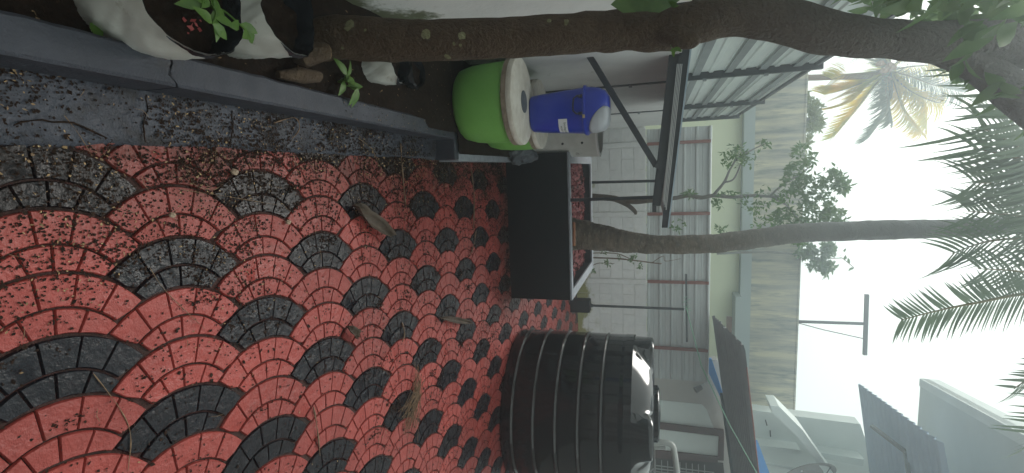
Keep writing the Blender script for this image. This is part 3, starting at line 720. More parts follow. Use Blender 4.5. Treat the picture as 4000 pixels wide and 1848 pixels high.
yquad(YB - .50, 2.95, 8.2, 3.15, 3.28, .5, 'sunshade', M['band2'], bb)
c0 = on_y(3112, 1256, YB)
rp_ = empty('rooftop_tee_post', (c0.x, YB, 4.46), 'thin T shaped post with a stay wire standing on the rear parapet against the sky', 'post')
MB().tube([(c0.x, YB, 4.49), on_y(3382, 1265, YB)], .035, 8).build('pole', M['steel'], rp_)
MB().bar(on_y(3386, 1150, YB), on_y(3378, 1386, YB), .07, .07).build('crossbar', M['steel'], rp_)
MB().tube([on_y(3118, 1262, YB), on_y(3215, 1288, YB), on_y(3378, 1324, YB)], .010, 5).build('stay_wire', M['wire'], rp_)

# ---------------------------------------------------------------- house on the right
hs = empty('beige_house', (4.6, 9.6, 0), 'beige house wall with maroon window frames and a barred opening behind the tank', 'house')
YH = 9.6
MB().slab([on_y(2250, 1500, YH), on_y(2745, 1405, YH), on_y(2800, 1405, YH), on_y(2850, 1500, YH), on_y(2960, 2100, YH), on_y(2250, 2100, YH)][::-1], (0, .2, 0)).build('wall', M['beige'], hs)
def hpoly(pts, name, m_, Y, th=.05, par=hs): return MB().slab([on_y(x, y, Y) for x, y in pts][::-1], (0, th, 0)).build(name, m_, par)
hpoly([(2560, 1562), (2742, 1580), (2760, 1600), (2790, 1678), (2560, 1650)], 'pale_panel', M['houselight'], YH - .012, .02)
hpoly([(2560, 1675), (2808, 1706), (2804, 1785), (2560, 1758)], 'window_pane', M['houselight'], YH - .03, .02)
hpoly([(2560, 1651), (2828, 1682), (2829, 1706), (2560, 1675)], 'frame_bar', M['maroon'], YH - .06, .06)
hpoly([(2808, 1704), (2829, 1706), (2827, 1800), (2804, 1798)], 'frame_bar', M['maroon'], YH - .06, .06)
hpoly([(2560, 1758), (2804, 1785), (2804, 1808), (2560, 1790)], 'frame_bar', M['maroon'], YH - .06, .06)
hpoly([(2560, 1790), (2825, 1810), (2835, 1900), (2560, 1900)], 'dark_opening', mat('dark_interior', (.05, .035, .03), (.07, .05, .045), 3, .9), YH - .02, .02)
for k in range(9):
    MB().bar(on_y(2560 + 24 * k, 1796 + 2.5 * k, YH - .09), on_y(2562 + 24 * k, 1900, YH - .09), .016, .016).build('window_bar', M['pvc'], hs)
for k in range(3):
    MB().bar(on_y(2558, 1818 + 12 * k, YH - .11), on_y(2790, 1846 + 12 * k, YH - .11), .016, .016).build('window_bar', M['pvc'], hs)
sc = empty('security_light', on_y(2735, 1510, YH - .1), 'small grey security light fixed to the beige wall above the metal sheets', 'light')
MB().tube([on_y(2748, 1500, YH), on_y(2736, 1508, YH - .12)], .02, 8).build('bracket', M['pvc'], sc)
MB().tube([on_y(2740, 1512, YH - .14), on_y(2716, 1524, YH - .2)], [.045, .062], 10).build('lamp_head', M['dish'], sc)
tag(hpoly([(2742, 1402), (2780, 1402), (2845, 1600), (2832, 1590)], 'blue_board', M['blue'], YH - .25, .06, None), 'bright blue painted board slanting below the dark cement roof', 'board')
bh = empty('unseen_porch_house', (2, -3.2, 0), 'brown house wall with a porch roof, added unseen behind the camera to darken the tank reflections', 'house')  # unseen house added to give the tank dark surroundings and dim the near paving
MB().box((1.5, -3.35, 1.75), (11, .3, 3.5)).build('wall', M['beige'], bh)  # wall of the added unseen porch house
MB().box((1.5, -2.75, 3.0), (11, 1.5, .12)).build('unseen_porch_roof', M['asb'], bh)
for x in (-2.4, .2, 2.8, 5.4): MB().box((x, -2.1, 1.47), (.2, .2, 2.94)).build('unseen_porch_post', M['maroon'], bh)
for x in (-1.1, 1.6, 4.1): MB().box((x, -3.18, 1.3), (1.1, .06, 2.1)).build('unseen_door', M['maroon'], bh)
MB().box((4.75, 1.2, 1.45), (.25, 7.0, 2.9)).build('unseen_side_wall', M['beige'], hs)  # added out of view so the tank reflects something dark
# dark cement sheet roof: eave edge runs towards the camera, ribs rise to the right
cr = empty('cement_sheet_roof', on_y(2783, 1225, 9.2), 'dark corrugated cement sheet roof with a broken jagged eave and red edge, right of the yard', 'roof')
Apt, Bpt = on_y(2783, 1228, 9.3), on_y(2900, 1345, 7.2); Cpt, Dpt = on_y(2957, 1850, 7.2), on_y(2868, 1850, 9.3)
Cpt = Bpt + (Cpt - Bpt) * 1.4; Dpt = Apt + (Dpt - Apt) * 1.4
vs = []; NU = 84; NV = 3
nrm = (Bpt - Apt).cross(Dpt - Apt).normalized()
for i in range(NU + 1):
    f = i / NU; a = Apt.lerp(Bpt, f); b = Dpt.lerp(Cpt, f); w = .022 * math.cos(f * math.pi * 2 * 14)
    st = .05 * math.sin(f * 9) * 0 + .04 * R.random() * (1 if i % 6 < 3 else .2)
    for k in range(NV + 1):
        q = a.lerp(b, k / NV + (st if k == 0 else 0)); vs.append(q + nrm * w)
vs2 = [v + Vector((0, 0, .008)) for v in vs]; q = len(vs)
fs = [(i * (NV + 1) + k, (i + 1) * (NV + 1) + k, (i + 1) * (NV + 1) + k + 1, i * (NV + 1) + k + 1) for i in range(NU) for k in range(NV)]
MB().add(vs + vs2, fs + [tuple(q + j for j in f_[::-1]) for f_ in fs]).build('cement_sheet', M['asb'], cr, smooth='all')
MB().tube([Bpt.lerp(Cpt, .12) + Vector((0, -.03, .02)), Cpt + Vector((0, -.03, .02))], .010, 6).build('red_edge', M['rust'], cr)
MB().tube([Apt.lerp(Dpt, .35) + Vector((0, 0, -.03)), Dpt + Vector((0, 0, -.03))], .03, 8).build('purlin', M['steel'], cr)
tag(hpoly([(2925, 1722), (2962, 1730), (3010, 1860), (2950, 1860)], 'blue_awning', M['blue'], 9.9, .1, None), 'blue painted sunshade edge below the pale upper house beside the dish', 'awning')

# pale house higher up on the right
ph = empty('pale_house', (7.5, 11, 0), 'tall pale green white house with sloping concrete beam and ledge at upper right', 'house')
YP = 11.0
def ppoly(pts, name, m_, Y, th=.15): return hpoly(pts, name, m_, Y, th, ph)
ppoly([(2925, 1600), (3110, 1626), (3360, 1657), (3480, 2000), (2850, 2000)], 'wall', M['houselight'], YP, .3)
ppoly([(3010, 1586), (3043, 1588), (3135, 1680), (3290, 1900), (3245, 1900), (3215, 1840), (3110, 1700), (3015, 1612)], 'sloping_beam', M['houselight'], YP - .9, .5)
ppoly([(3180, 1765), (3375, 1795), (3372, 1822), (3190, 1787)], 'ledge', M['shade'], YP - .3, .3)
ppoly([(2950, 1738), (3125, 1758), (3130, 1776), (2950, 1752)], 'ledge', M['houselight'], YP - .3, .3)
for (a, b) in (((2990, 1640), (2996, 1662)), ((3008, 1682), (3010, 1706))):
    MB().tube([on_y(*a, YP - .05), on_y(*b, YP - .05)], .012, 5).build('hook', M['wire'], ph)
ds = empty('satellite_dish', on_y(3130, 1835, 10.5), 'round brownish grey mesh dish at the lower edge of the pale house', 'dish')
dc = on_y(3135, 1838, 10.2); ax = (Vector((.50, -.82, .30))).normalized(); rot = ax.to_track_quat('Z', 'Y').to_matrix()
MB().lathe([(.001, 0), (.15, .01), (.3, .04), (.45, .09), (.56, .15), (.565, .146), (.3, .03), (.001, -.01)], dc, 40, 0, rot).build('reflector', M['dish'], ds, smooth=60)
for k in range(3):
    a = 2.1 * k; MB().tube([dc + rot @ Vector((.5 * math.cos(a), .5 * math.sin(a), .12)), dc + rot @ Vector((0, 0, .42))], .008, 5).build('feed_arm', M['wire'], ds)
MB().tube([dc, dc + Vector((.1, .3, -.9))], .025, 8).build('mast', M['houselight'], ds)
# big translucent blue grey roof sheet and the flat slab above
rs = empty('blue_grey_roof', on_y(3400, 1600, 9), 'blue grey corrugated roof sheet seen from below against the sky at right', 'roof')
P0, P1 = on_y(3337, 1497, 10.5), on_y(3384, 1880, 9.5); P2, P3 = on_y(3352, 1497, 10.5), on_y(3672, 1728, 7.6)
P4 = on_y(3684, 1826, 7.6); P5 = on_y(3720, 1960, 7.6)
vs = []; NU = 60
edge = [P2.lerp(P3, i / NU) for i in range(NU + 1)]
mid = [P0.lerp(on_y(3400, 1980, 9.0), i / NU) for i in range(NU + 1)]
far_e = []
nrm = Vector((.0, -.3, .9)).normalized()
for i in range(NU + 1):
    f = i / NU; w = .03 * math.cos(f * math.pi * 2 * 15)
    a = P0.lerp(on_y(3690, 1838, 7.6), f) if False else None
    top = edge[i]; 
    # ribs run from the eave (edge) down-right in the picture, to the hidden ridge
    rid = top + (on_y(3388, 1900, 9.6) - P0) * (1.0 - .0 * f)
    bound = P0.lerp(on_y(3388, 1900, 9.6), 1)
    for k in range(3): q = top.lerp(rid, k / 2); vs.append(q + nrm * w)
fs = [(i * 3 + k, (i + 1) * 3 + k, (i + 1) * 3 + k + 1, i * 3 + k + 1) for i in range(NU) for k in range(2)]
q = len(vs); MB().add(vs + [v + Vector((0, 0, .008)) for v in vs], fs + [tuple(q + j for j in f_[::-1]) for f_ in fs]).build('roof_sheet', M['polysheet'], rs, smooth='all')
for (a, b) in (((3385, 1640), (3660, 1850)), ((3500, 1640), (3530, 1860))):
    MB().bar(on_y(*a, 9.2) + Vector((0, -.2, .0)), on_y(*b, 8.2) + Vector((0, -.2, .0)), .05, .05).build('rafter', M['band'], rs)
sb = empty('flat_roof_slab', on_y(3700, 1600, 9.5), 'flat concrete roof slab with pale wall under it at the far upper right corner', 'roof')
YS = 8.8
q0, q1, q2, q3 = on_y(3594, 1476, 10.6), on_y(4150, 1792, 6.6), on_y(4080, 1800, 6.6), on_y(3594, 1482, 10.6)
# slab fascia runs towards the camera on the right
fa0, fa1 = on_y(3592, 1478, 10.6), on_y(4120, 1765, 6.8)
def vdrop(p, d): return Vector((p.x, p.y, p.z - d))
MB().slab([fa0, fa1, fa1 + Vector((0, 0, .30)), fa0 + Vector((0, 0, .30))], (.15, 0, 0)).build('fascia', M['houselight'], sb)
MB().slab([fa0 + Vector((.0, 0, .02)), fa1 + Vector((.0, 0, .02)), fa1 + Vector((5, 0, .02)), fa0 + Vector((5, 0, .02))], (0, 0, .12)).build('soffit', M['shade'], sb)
wx = on_y(3660, 1700, 10.6)
MB().slab([on_y(3640, 1690, 10.6), on_y(3590, 2100, 10.6), on_y(3900, 2300, 10.6), on_y(3900, 1700, 10.6)], (0, .2, 0)).build('upper_wall', M['houselight'], sb)

hz = MB().box((0, 60, 3.7), (606, 606, 11.0)); S.cycles.volume_bounces = 2; HM = bpy.data.materials.new('haze'); HM.use_nodes = True
hn = HM.node_tree.nodes; hn.remove(hn['Principled BSDF']); pv = hn.new('ShaderNodeVolumePrincipled'); pv.inputs['Color'].default_value = (.82, .93, 1, 1)
pv.inputs['Density'].default_value = .021; pv.inputs['Anisotropy'].default_value = .8; HM.node_tree.links.new(pv.outputs[0], hn['Material Output'].inputs['Volume'])
tag(hz.build('haze', HM), kind='stuff')
# ---------------------------------------------------------------- big leaning tree
def leaf(mb, p, d, n, L, W, fold=.12, seg=3, droop=.2):
    """pointed leaf: base p, direction d, surface normal n"""
    d = Vector(d).normalized(); s = d.cross(Vector(n));
    if s.length < 1e-4: s = d.orthogonal()
    s.normalize(); n = s.cross(d); P = [Vector(p)]; fs = []; base = Vector(p)
    vs = [base]
    prof = [0] + [math.sin(math.pi * ((i + 1) / (seg + 1)) ** .8) for i in range(seg)] + [0]
    rows = []
    for i in range(1, seg + 1):
        t = i / (seg + 1); c = base + d * L * t - n * L * droop * t * t; w = W / 2 * prof[i]
        vs += [c + s * w + n * w * fold * 2, c - n * 0, c - s * w + n * w * fold * 2]
    vs.append(base + d * L - n * L * droop)
    fs += [(0, 1, 2), (0, 2, 3)]
    for i in range(seg - 1):
        a = 1 + 3 * i; fs += [(a, a + 3, a + 4, a + 1), (a + 1, a + 4, a + 5, a + 2)]
    a = 1 + 3 * (seg - 1); e = len(vs) - 1; fs += [(a, e, a + 1), (a + 1, e, a + 2)]
    return mb.add(vs, fs)
def rdir(r): 
    while True:
        v = Vector((r.uniform(-1, 1), r.uniform(-1, 1), r.uniform(-1, 1)))
        if .1 < v.length < 1: return v.normalized()
tb = on_z(1262, 152, .10)
tr = empty('leaning_tree', tb, 'thick brown barked tree leaning up the left side with lichen spots, close to the camera', 'tree')
path = []; rad = []
ctl = [(1235, 165, 95), (1290, 150, 80), (1400, 150, 80), (1520, 157, 79), (1700, 158, 76), (2000, 148, 76), (2330, 125, 75), (2520, 118, 78), (2640, 108, 84), (2750, 80, 80), (2872, 58, 80), (2990, 66, 82), (3100, 90, 84), (3216, 122, 82), (3330, 142, 76), (3450, 150, 72), (3620, 166, 76), (3800, 165, 85), (4060, 175, 95), (4300, 190, 100)]
pts3 = []
for (sx, sy, hw) in ctl:
    Y = tb.y + (.0 if sx < 2800 else 0) + .02 * math.sin(sx / 300)
    p = on_y(sx, sy, Y); w = proj(p)[2]; pts3.append((p, hw * w / F))
P = smooth_path([p for p, _ in pts3], 7); RR = []
for i in range(len(pts3) - 1):
    for k in range(7): RR.append(pts3[i][1] + (pts3[i + 1][1] - pts3[i][1]) * k / 7)
RR.append(pts3[-1][1])
tkm = MB().tube(P, RR, 40, rough=.10, fr=14)
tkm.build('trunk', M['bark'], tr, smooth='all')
def limb(pp, name='limb', m_=None, n=18, par=None, sp=5, rg=.12):
    q = [(on_y(sx, sy, Y), hw) for sx, sy, Y, hw in pp]
    q = [(p, hw * proj(p)[2] / F) for p, hw in q]; P = smooth_path([p for p, _ in q], sp); RR = []
    for i in range(len(q) - 1):
        for k in range(sp): RR.append(q[i][1] + (q[i + 1][1] - q[i][1]) * k / sp)
    RR.append(q[-1][1]); return MB().tube(P, RR, n, rough=rg, fr=12).build(name, m_ or M['bark'], par or tr, smooth='all')
TY = tb.y
pass
limb([(3560, 165, TY, 50), (3720, 200, TY, 66), (3860, 285, TY, 62), (4000, 400, TY - .03, 70), (4150, 520, TY - .1, 70)])
limb([(2560, 130, TY, 40), (2650, 145, TY - .06, 44), (2710, 160, TY - .08, 30), (2725, 165, TY - .09, 6)], 'knot')
# cut root stub with pale end
s0, s1 = on_z(1195, 215, .17), on_z(1275, 200, .21)
MB().tube([s0 + Vector((-.03, .03, -.06)), s0, s1], [.05, .045, .036], 14, rough=.25, fr=30).build('branch_stub', M['bark'], tr, smooth=50)
MB().tube([s1, s1 + (s1 - s0).normalized() * .004], .033, 14, rough=.2, fr=30).build('cut_face', M['cutwood'], tr)
# lichen patches: thin raised crusts on the bark
for (sx, sy, a) in ((1365, 100, 24), (1665, 135, 20), (1805, 140, 15), (1775, 170, 8), (1750, 218, 14), (2212, 90, 14), (2145, 85, 9), (1340, 185, 6), (1430, 120, 7), (1800, 175, 6)):
    Yc = TY
    # front surface of the trunk along that sight line
    best = None
    for t in [i / 400 for i in range(401)]:
        p = on_y(sx, sy, TY - .16 + .2 * t); q = min(range(len(P)), key=lambda i: (P[i] - p).length)
        if (P[q] - p).length < RR[q] * 1.02: best = p; nr = (p - P[q]).normalized(); break
    if best is None: continue
    r_ = a * proj(best)[2] / F; X = nr.orthogonal().normalized(); Yv = nr.cross(X); vs = [best + nr * .007]; n = 14
    for k in range(n):
        t = 2 * math.pi * k / n; rr = r_ * (1 + .4 * mn.noise(Vector((k * .9, sx, 0)))); vs.append(best + X * rr * math.cos(t) + Yv * rr * math.sin(t) - nr * (rr * rr / (2 * .09)) + nr * .006)
    MB().add(vs, [(0, 1 + k, 1 + (k + 1) % n) for k in range(n)]).build('lichen', mat('pale_lichen', (.26, .26, .15), (.17, .17, .09), 70, .9, .8, 120) if 'lichen_m' not in M else M['lichen_m'], tr)
# leaves by the trunk: few large ones
mb = MB(); r = random.Random(11)
for (sx, sy, L, dx) in ((2385, 18, .16, 1), (2440, 12, .17, 1), (2500, 8, .13, 1)):
    p = on_y(sx, sy, TY - .12); leaf(mb, p, (.05 + r.uniform(-.1, .1), -.1, .95), (.5, -.8, .1), L, .07)
mb.build('large_leaf', M['leafd'], tr, smooth='all')
mb = MB()
for (sx, sy) in ((2612, 12), (2618, 20), (2606, 6), (2625, 16), (2622, 188), (2630, 193), (2616, 200), (2636, 184), (2628, 205)):
    p = on_y(sx, sy, TY - .11); leaf(mb, p, (r.uniform(-.2, .5), -.3, r.uniform(-.3, .8)), rdir(r), .035, .013)
mb.build('leaf_sprig', M['leaf'], tr, smooth='all')
# crown leaves at the upper left edge of the view
mb = MB(); r = random.Random(5)
for i in range(230):
    sx = r.uniform(3300, 4150); lim = 30 + 85 * min(1, max(0, (sx - 3480) / 300)) + 12 * math.sin(sx / 30)
    sy = r.uniform(-160, lim); 
    if sx < 3480 and r.random() < .45: continue
    p = on_y(sx, sy, TY + r.uniform(-.35, .7))
    leaf(mb, p, Vector((r.uniform(-.6, .6), r.uniform(-.5, .5), r.uniform(-1, .2))), rdir(r), r.uniform(.07, .14), r.uniform(.035, .055))
for i in range(110):
    t = r.random(); sx = 3750 + 330 * t; sy = 235 + 200 * t ** 1.3 + r.gauss(0, 22)
    p = on_y(sx, sy, TY + r.uniform(-.1, .5)); leaf(mb, p, Vector((r.uniform(-.6, .9), r.uniform(-.5, .5), r.uniform(-1, .2))), rdir(r), r.uniform(.06, .10), r.uniform(.02, .04))
o = mb.build('crown', M['crownleaf'], tr, smooth='all'); o['kind'] = 'stuff'

# ---------------------------------------------------------------- coconut palm in the planter
pb = Vector((on_y(2262, 916, 5.25).x, 5.25, .5))
pm = empty('coconut_palm', pb, 'tall coconut palm with ringed grey trunk growing from the black planter', 'palm tree')
ctl = [(2235, 914, 5.25, 64), (2262, 915, 5.25, 60), (2320, 924, 5.25, 54), (2391, 936, 5.25, 48), (2470, 948, 5.25, 41), (2562, 955, 5.24, 36), (2700, 955, 5.22, 37), (2795, 950, 5.2, 37), (2950, 933, 5.15, 38), (3105, 912, 5.1, 38), (3416, 899, 5.0, 38), (3727, 892, 4.85, 36), (4000, 880, 4.7, 36), (4300, 868, 4.5, 38), (4600, 855, 4.3, 42)]
q = [(on_y(a, b, c), d) for a, b, c, d in ctl]; q = [(p, d * proj(p)[2] / F) for p, d in q]
sp = 16; P = smooth_path([p for p, _ in q], sp); RR = []
for i in range(len(q) - 1):
    for k in range(sp):
        rr = q[i][1] + (q[i + 1][1] - q[i][1]) * k / sp; 
        RR.append(rr)
RR.append(q[-1][1])
for i in range(len(RR)):
    RR[i] *= 1 + .045 * (((i * .37 + .3 * mn.noise(Vector((i * .2, 0, 0)))) % 1.0) - .5)
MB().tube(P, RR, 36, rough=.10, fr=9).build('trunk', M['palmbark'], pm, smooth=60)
PT = P[-1]
def frond(tipn, pts, par, name='frond', mleaf=None, L0=.55, n=60, spread=.9, droop=.35, wl=.035, r0=.018, seed=0, taper=True, sc=1.0, gap=0., twist=0.):
    """pts: 3D midrib from crown to tip"""
    r = random.Random(seed); P = smooth_path(pts, 10); N = len(P)
    o = MB().tube(P, [r0 * (1 - .85 * i / (N - 1)) for i in range(N)], 6).build(name, M['rachis'], par, smooth='all')
    mb = MB(); cum = [0]
    for a, b in zip(P[:-1], P[1:]): cum.append(cum[-1] + (b - a).length)
    tot = cum[-1]; j = 0
    for k in range(n):
        t = (k + .5) / n; s = t * tot
        while j < N - 2 and cum[j + 1] < s: j += 1
        f = (s - cum[j]) / max(1e-6, cum[j + 1] - cum[j]); p = P[j].lerp(P[j + 1], f); T = (P[j + 1] - P[j]).normalized()
        side = T.cross(Vector((0, 0, 1)))
        if side.length < .15: side = T.cross(Vector((0, 1, 0)))
        side.normalize()
        if twist:            # frond turned on its midrib so that its blade hangs broadside
            s3 = T.cross(Vector((0, 1, 0))).normalized(); s3 = s3 if s3.dot(side) >= 0 else -s3; side = (side * (1 - twist) + s3 * twist).normalized()
        for sgn in (-1, 1):
            if r.random() < gap: continue
            env = math.sin(math.pi * min(1, t * .82 + .12)) ** .6 if taper else 1
            L = L0 * (.45 + .55 * env) * r.uniform(.85, 1.1); ang = spread * (1 - .18 * t) + r.uniform(-.08, .08)
            d = (T * math.cos(ang) + side * sgn * math.sin(ang)).normalized()
            nn = 4; w = wl * r.uniform(.8, 1.2); c = [p]; dd = d.copy()
            for q_ in range(nn):
                dd = (dd + Vector((0, 0, -droop * (.5 + q_ * .5) / nn + r.uniform(-.02, .02)))).normalized(); c.append(c[-1] + dd * L / nn)
            s2 = d.cross(Vector((0, 0, 1))); s2 = (s2 if s2.length > .1 else T).normalized()
            s2 = (s2 + T * .3 + Vector((0, 0, .25))).normalized() if not twist else (T - d * T.dot(d)).normalized()
            ws = [.6, 1, .85, .55, .05]; vs = []
            for q_ in range(nn + 1): vs += [c[q_] + s2 * w / 2 * ws[q_], c[q_] - s2 * w / 2 * ws[q_]]
            mb.add(vs, [(2 * a, 2 * a + 1, 2 * a + 3, 2 * a + 2) for a in range(nn)])
    lf = mb.build('leaflets', mleaf or M['frond'], par, smooth='all'); lf.parent = o; lf.matrix_parent_inverse = o.matrix_parent_inverse.inverted() @ Matrix.Translation(-Vector(par.location)) if False else Matrix.Identity(4)
    lf['kind'] = 'stuff'
    return o
def pf(pl, Ys): return [PT * 1.0] + [on_y(a, b, c) for (a, b), c in zip(pl, Ys)]
frs = [   # midrib in sight lines, distances, leaflet length, count, spread, droop
    ([(4150, 1100), (3900, 1165), (3700, 1205), (3520, 1250)], [4.1, 3.9, 3.85, 3.8], .27, 84, 1.10, -.12),
    ([(4200, 925), (4000, 930), (3850, 945), (3720, 990)], [4.3, 4.1, 4.0, 3.9], .42, 40, .9, .8),
    ([(4300, 1150), (4130, 1090), (3980, 1060), (3820, 1050)], [4.2, 4.0, 3.9, 3.8], .34, 40, .9, .5),
    ([(4200, 860), (4010, 845), (3900, 835), (3780, 825)], [4.2, 4.0, 3.9, 3.8], .40, 40, .85, .8),
    ([(4300, 760), (4180, 680), (4060, 640), (3900, 600), (3800, 580)], [3.7, 3.4, 3.3, 3.2, 3.2], .40, 46, .8, .7),
    ([(4250, 780), (4120, 640), (4010, 480), (3940, 330), (3860, 240)], [3.6, 3.1, 2.9, 2.8, 2.8], .42, 60, 1.1, 1.3),
    ([(4250, 840), (4140, 700), (4070, 560), (4010, 420), (3960, 330)], [3.6, 3.2, 3.0, 2.9, 2.9], .42, 50, 1.1, 1.3),
    ([(4200, 820), (4110, 690), (4010, 600), (3900, 530), (3830, 500)], [3.6, 3.4, 3.3, 3.2, 3.2], .52, 60, 1.1, 1.2),
    ([(4220, 760), (4120, 600), (4040, 450), (3960, 400)], [3.5, 3.3, 3.1, 3.1], .50, 50, 1.1, 1.2),
    ([(4200, 860), (4080, 760), (3960, 720), (3800, 715)], [3.9, 3.7, 3.6, 3.5], .42, 50, .9, 1.),
    ([(4300, 1250), (4180, 1480), (4110, 1620), (4040, 1700)], [4.1, 3.8, 3.6, 3.5], .48, 44, .95, 1.1),
    ([(4300, 1000), (4180, 1300), (4060, 1440), (3960, 1520)], [4.3, 4.1, 3.9, 3.8], .30, 40, .85, .6),
]
for k, (pl_, Ys, L0, n, spd, dr) in enumerate(frs):
    frond(None, pf(pl_, Ys), pm, 'frond', M['frond'], L0, n, spd, dr, .019, .016, 40 + k, gap=.06, twist=(.95 if k == 0 else .55))

# ---------------------------------------------------------------- far coconut palm
YFp = 13.6
cf_ = on_y(3475, 275, YFp)
fp = empty('far_palm', (cf_.x, YFp, 0), 'distant coconut palm with fronds coloured sunlit yellow rising beyond the fence at left', 'palm tree')
MB().tube([(cf_.x - .25, YFp, 0), on_y(3115, 305, YFp), on_y(3300, 300, YFp), on_y(3400, 296, YFp), cf_], [.13, .075, .07, .075, .09], 10, rough=.1).build('trunk', M['otrunk'], fp, smooth='all')
rr = random.Random(21)
fr2 = [[(3560, 300), (3640, 330), (3760, 360)], [(3560, 260), (3660, 255), (3800, 275)], [(3530, 330), (3600, 400), (3615, 500)], [(3500, 340), (3530, 430), (3600, 520)], [(3460, 340), (3465, 430), (3400, 530)],
       [(3420, 330), (3350, 420), (3260, 530)], [(3400, 310), (3300, 350), (3220, 370)], [(3400, 320), (3330, 390), (3250, 420)], [(3440, 220), (3400, 200), (3340, 210)], [(3520, 230), (3600, 200), (3720, 210)], [(3550, 350), (3660, 400), (3690, 380)], [(3480, 200), (3500, 130), (3560, 110)], [(3480, 350), (3470, 400), (3480, 470)], [(3380, 285), (3310, 290), (3250, 310)], [(3450, 200), (3430, 120), (3480, 60)]]
for k, l in enumerate(fr2):
    dy = rr.uniform(-.7, .7); pts = [cf_] + [on_y(a, b, YFp + dy * (i + 1) / 3) for i, (a, b) in enumerate(l)]
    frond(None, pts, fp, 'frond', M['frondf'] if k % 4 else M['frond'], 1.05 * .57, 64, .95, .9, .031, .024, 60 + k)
co_ = MB()
for k in range(7):
    p = cf_ + Vector((rr.uniform(-.22, .22), rr.uniform(-.3, -.1), rr.uniform(-.3, -.05)))
    rock(p, (.07, .07, .085), 'coconut', M['otrunk'], k, 6).parent = fp
    bpy.data.objects[-1] if False else None
for o in bpy.data.objects:
    if o.name.startswith('coconut') and o.parent == fp: o.matrix_parent_inverse = Matrix.Translation(-Vector(fp.location))

# ---------------------------------------------------------------- other trees
def branchy(root, name_leaf, pts, Y, r0, r1, mleaf, leaves, r, L=.09, Wd=.03, spread=.35, dens=40, par=None):
    pass
def leafcloud(mb, blobs, r, n, L, W_, Y, dY):
    for i in range(n):
        cx, cy, ax_, ay_ = r.choice(blobs); a = r.uniform(0, 6.283); q = math.sqrt(r.random())
        sx = cx + ax_ * q * math.cos(a); sy = cy + ay_ * q * math.sin(a)
        if mn.noise(Vector((sx / 24, sy / 24, 0))) < -.12: continue
        p = on_y(sx, sy, Y + r.uniform(-dY, dY)); leaf(mb, p, rdir(r) + Vector((0, 0, -.4)), rdir(r), L * r.uniform(.7, 1.3), W_ * r.uniform(.7, 1.3), seg=2)
YT = 7.2
st = empty('slender_tree', on_y(2345, 772, YT) * Vector((1, 1, 0)) if False else (on_y(2345, 772, YT).x, YT, .0), 'slender tree with thin crooked stem and feathery green foliage behind the canopy', 'tree')
limb([(2240, 768, YT, 14), (2370, 772, YT, 12), (2430, 782, YT, 11), (2480, 788, YT, 10), (2540, 784, YT, 9), (2630, 775, YT, 8), (2690, 764, YT, 8), (2740, 772, YT, 8), (2790, 764, YT, 8), (2860, 770, YT, 7), (2940, 764, YT, 6), (3010, 768, YT, 5), (3080, 765, YT, 4)], 'trunk', M['bark'], 8, st)
limb([(2400, 778, YT, 9), (2450, 800, YT, 9), (2480, 825, YT, 8), (2482, 838, YT, 4)], 'broken_branch', M['bark'], 7, st)
limb([(2785, 764, YT, 6), (2830, 710, YT, 5), (2850, 665, YT, 4), (2880, 620, YT, 4), (2930, 590, YT, 3), (2990, 560, YT, 2)], 'branch', M['bark'], 6, st)
limb([(2830, 712, YT, 4), (2865, 700, YT, 3), (2890, 650, YT, 3), (2900, 600, YT, 2)], 'branch', M['bark'], 6, st)
limb([(3005, 768, YT, 5), (3060, 720, YT, 4), (3110, 690, YT, 4), (3180, 640, YT, 2)], 'branch', M['bark'], 6, st)
limb([(3010, 768, YT, 5), (3070, 800, YT, 4), (3140, 870, YT, 3), (3250, 900, YT, 2)], 'branch', M['bark'], 6, st)
mb = MB(); r = random.Random(9)
leafcloud(mb, [(3140, 620, 45, 60), (3110, 700, 50, 60), (3170, 740, 55, 60), (3210, 800, 60, 60), (3160, 850, 60, 60), (3250, 690, 45, 40), (3260, 850, 40, 45), (3110, 900, 40, 40), (3290, 720, 30, 30), (3060, 860, 35, 50), (3290, 880, 25, 30)], r, 3300, .075, .03, YT, .5)
leafcloud(mb, [(2900, 600, 30, 45), (2870, 590, 20, 30), (2940, 620, 30, 30), (2990, 560, 28, 22), (2850, 760, 30, 18), (2800, 790, 22, 28), (2940, 800, 40, 50), (2990, 760, 35, 40), (2690, 760, 22, 14), (2820, 890, 22, 22), (2650, 880, 35, 22)], r, 620, .07, .026, YT, .2)
o = mb.build('foliage', M['leafd'], st, smooth='all'); o['kind'] = 'stuff'
mb = MB(); leafcloud(mb, [(2980, 850, 50, 70), (3060, 780, 40, 50), (2860, 620, 50, 40), (3120, 930, 40, 30)], r, 520, .07, .028, YT - .1, .3)
o = mb.build('young_foliage', M['leaf'], st, smooth='all'); o['kind'] = 'stuff'
# foliage right of the palm trunk
t2 = empty('climbing_shrub', (on_y(3100, 1000, 11.5).x, 11.5, 0), 'dark leafy shrub rising over the parapet just right of the palm trunk', 'shrub')
limb([(2800, 990, 11.5, 5), (3000, 985, 11.5, 5), (3150, 1000, 11.5, 4), (3230, 1020, 11.5, 2)], 'stem', M['bark'], 6, t2)
mb = MB(); leafcloud(mb, [(3150, 985, 35, 35), (3190, 1010, 50, 40), (3230, 1045, 28, 35), (3240, 975, 30, 25)], r, 1300, .12, .048, 11.5, .35)
for (a, b) in ((3290, 1005), (3300, 985), (3320, 1030), (3335, 1045), (3300, 1015), (3280, 1000)): leaf(mb, on_y(a, b, 11.5), rdir(r), rdir(r), .15, .06)
o = mb.build('foliage', M['leafd'], t2, smooth='all'); o['kind'] = 'stuff'
MB().tube([on_y(3230, 1010, 11.5), on_y(3290, 1008, 11.5), on_y(3335, 1045, 11.5)], .01, 4).build('twig', M['twig'], t2)
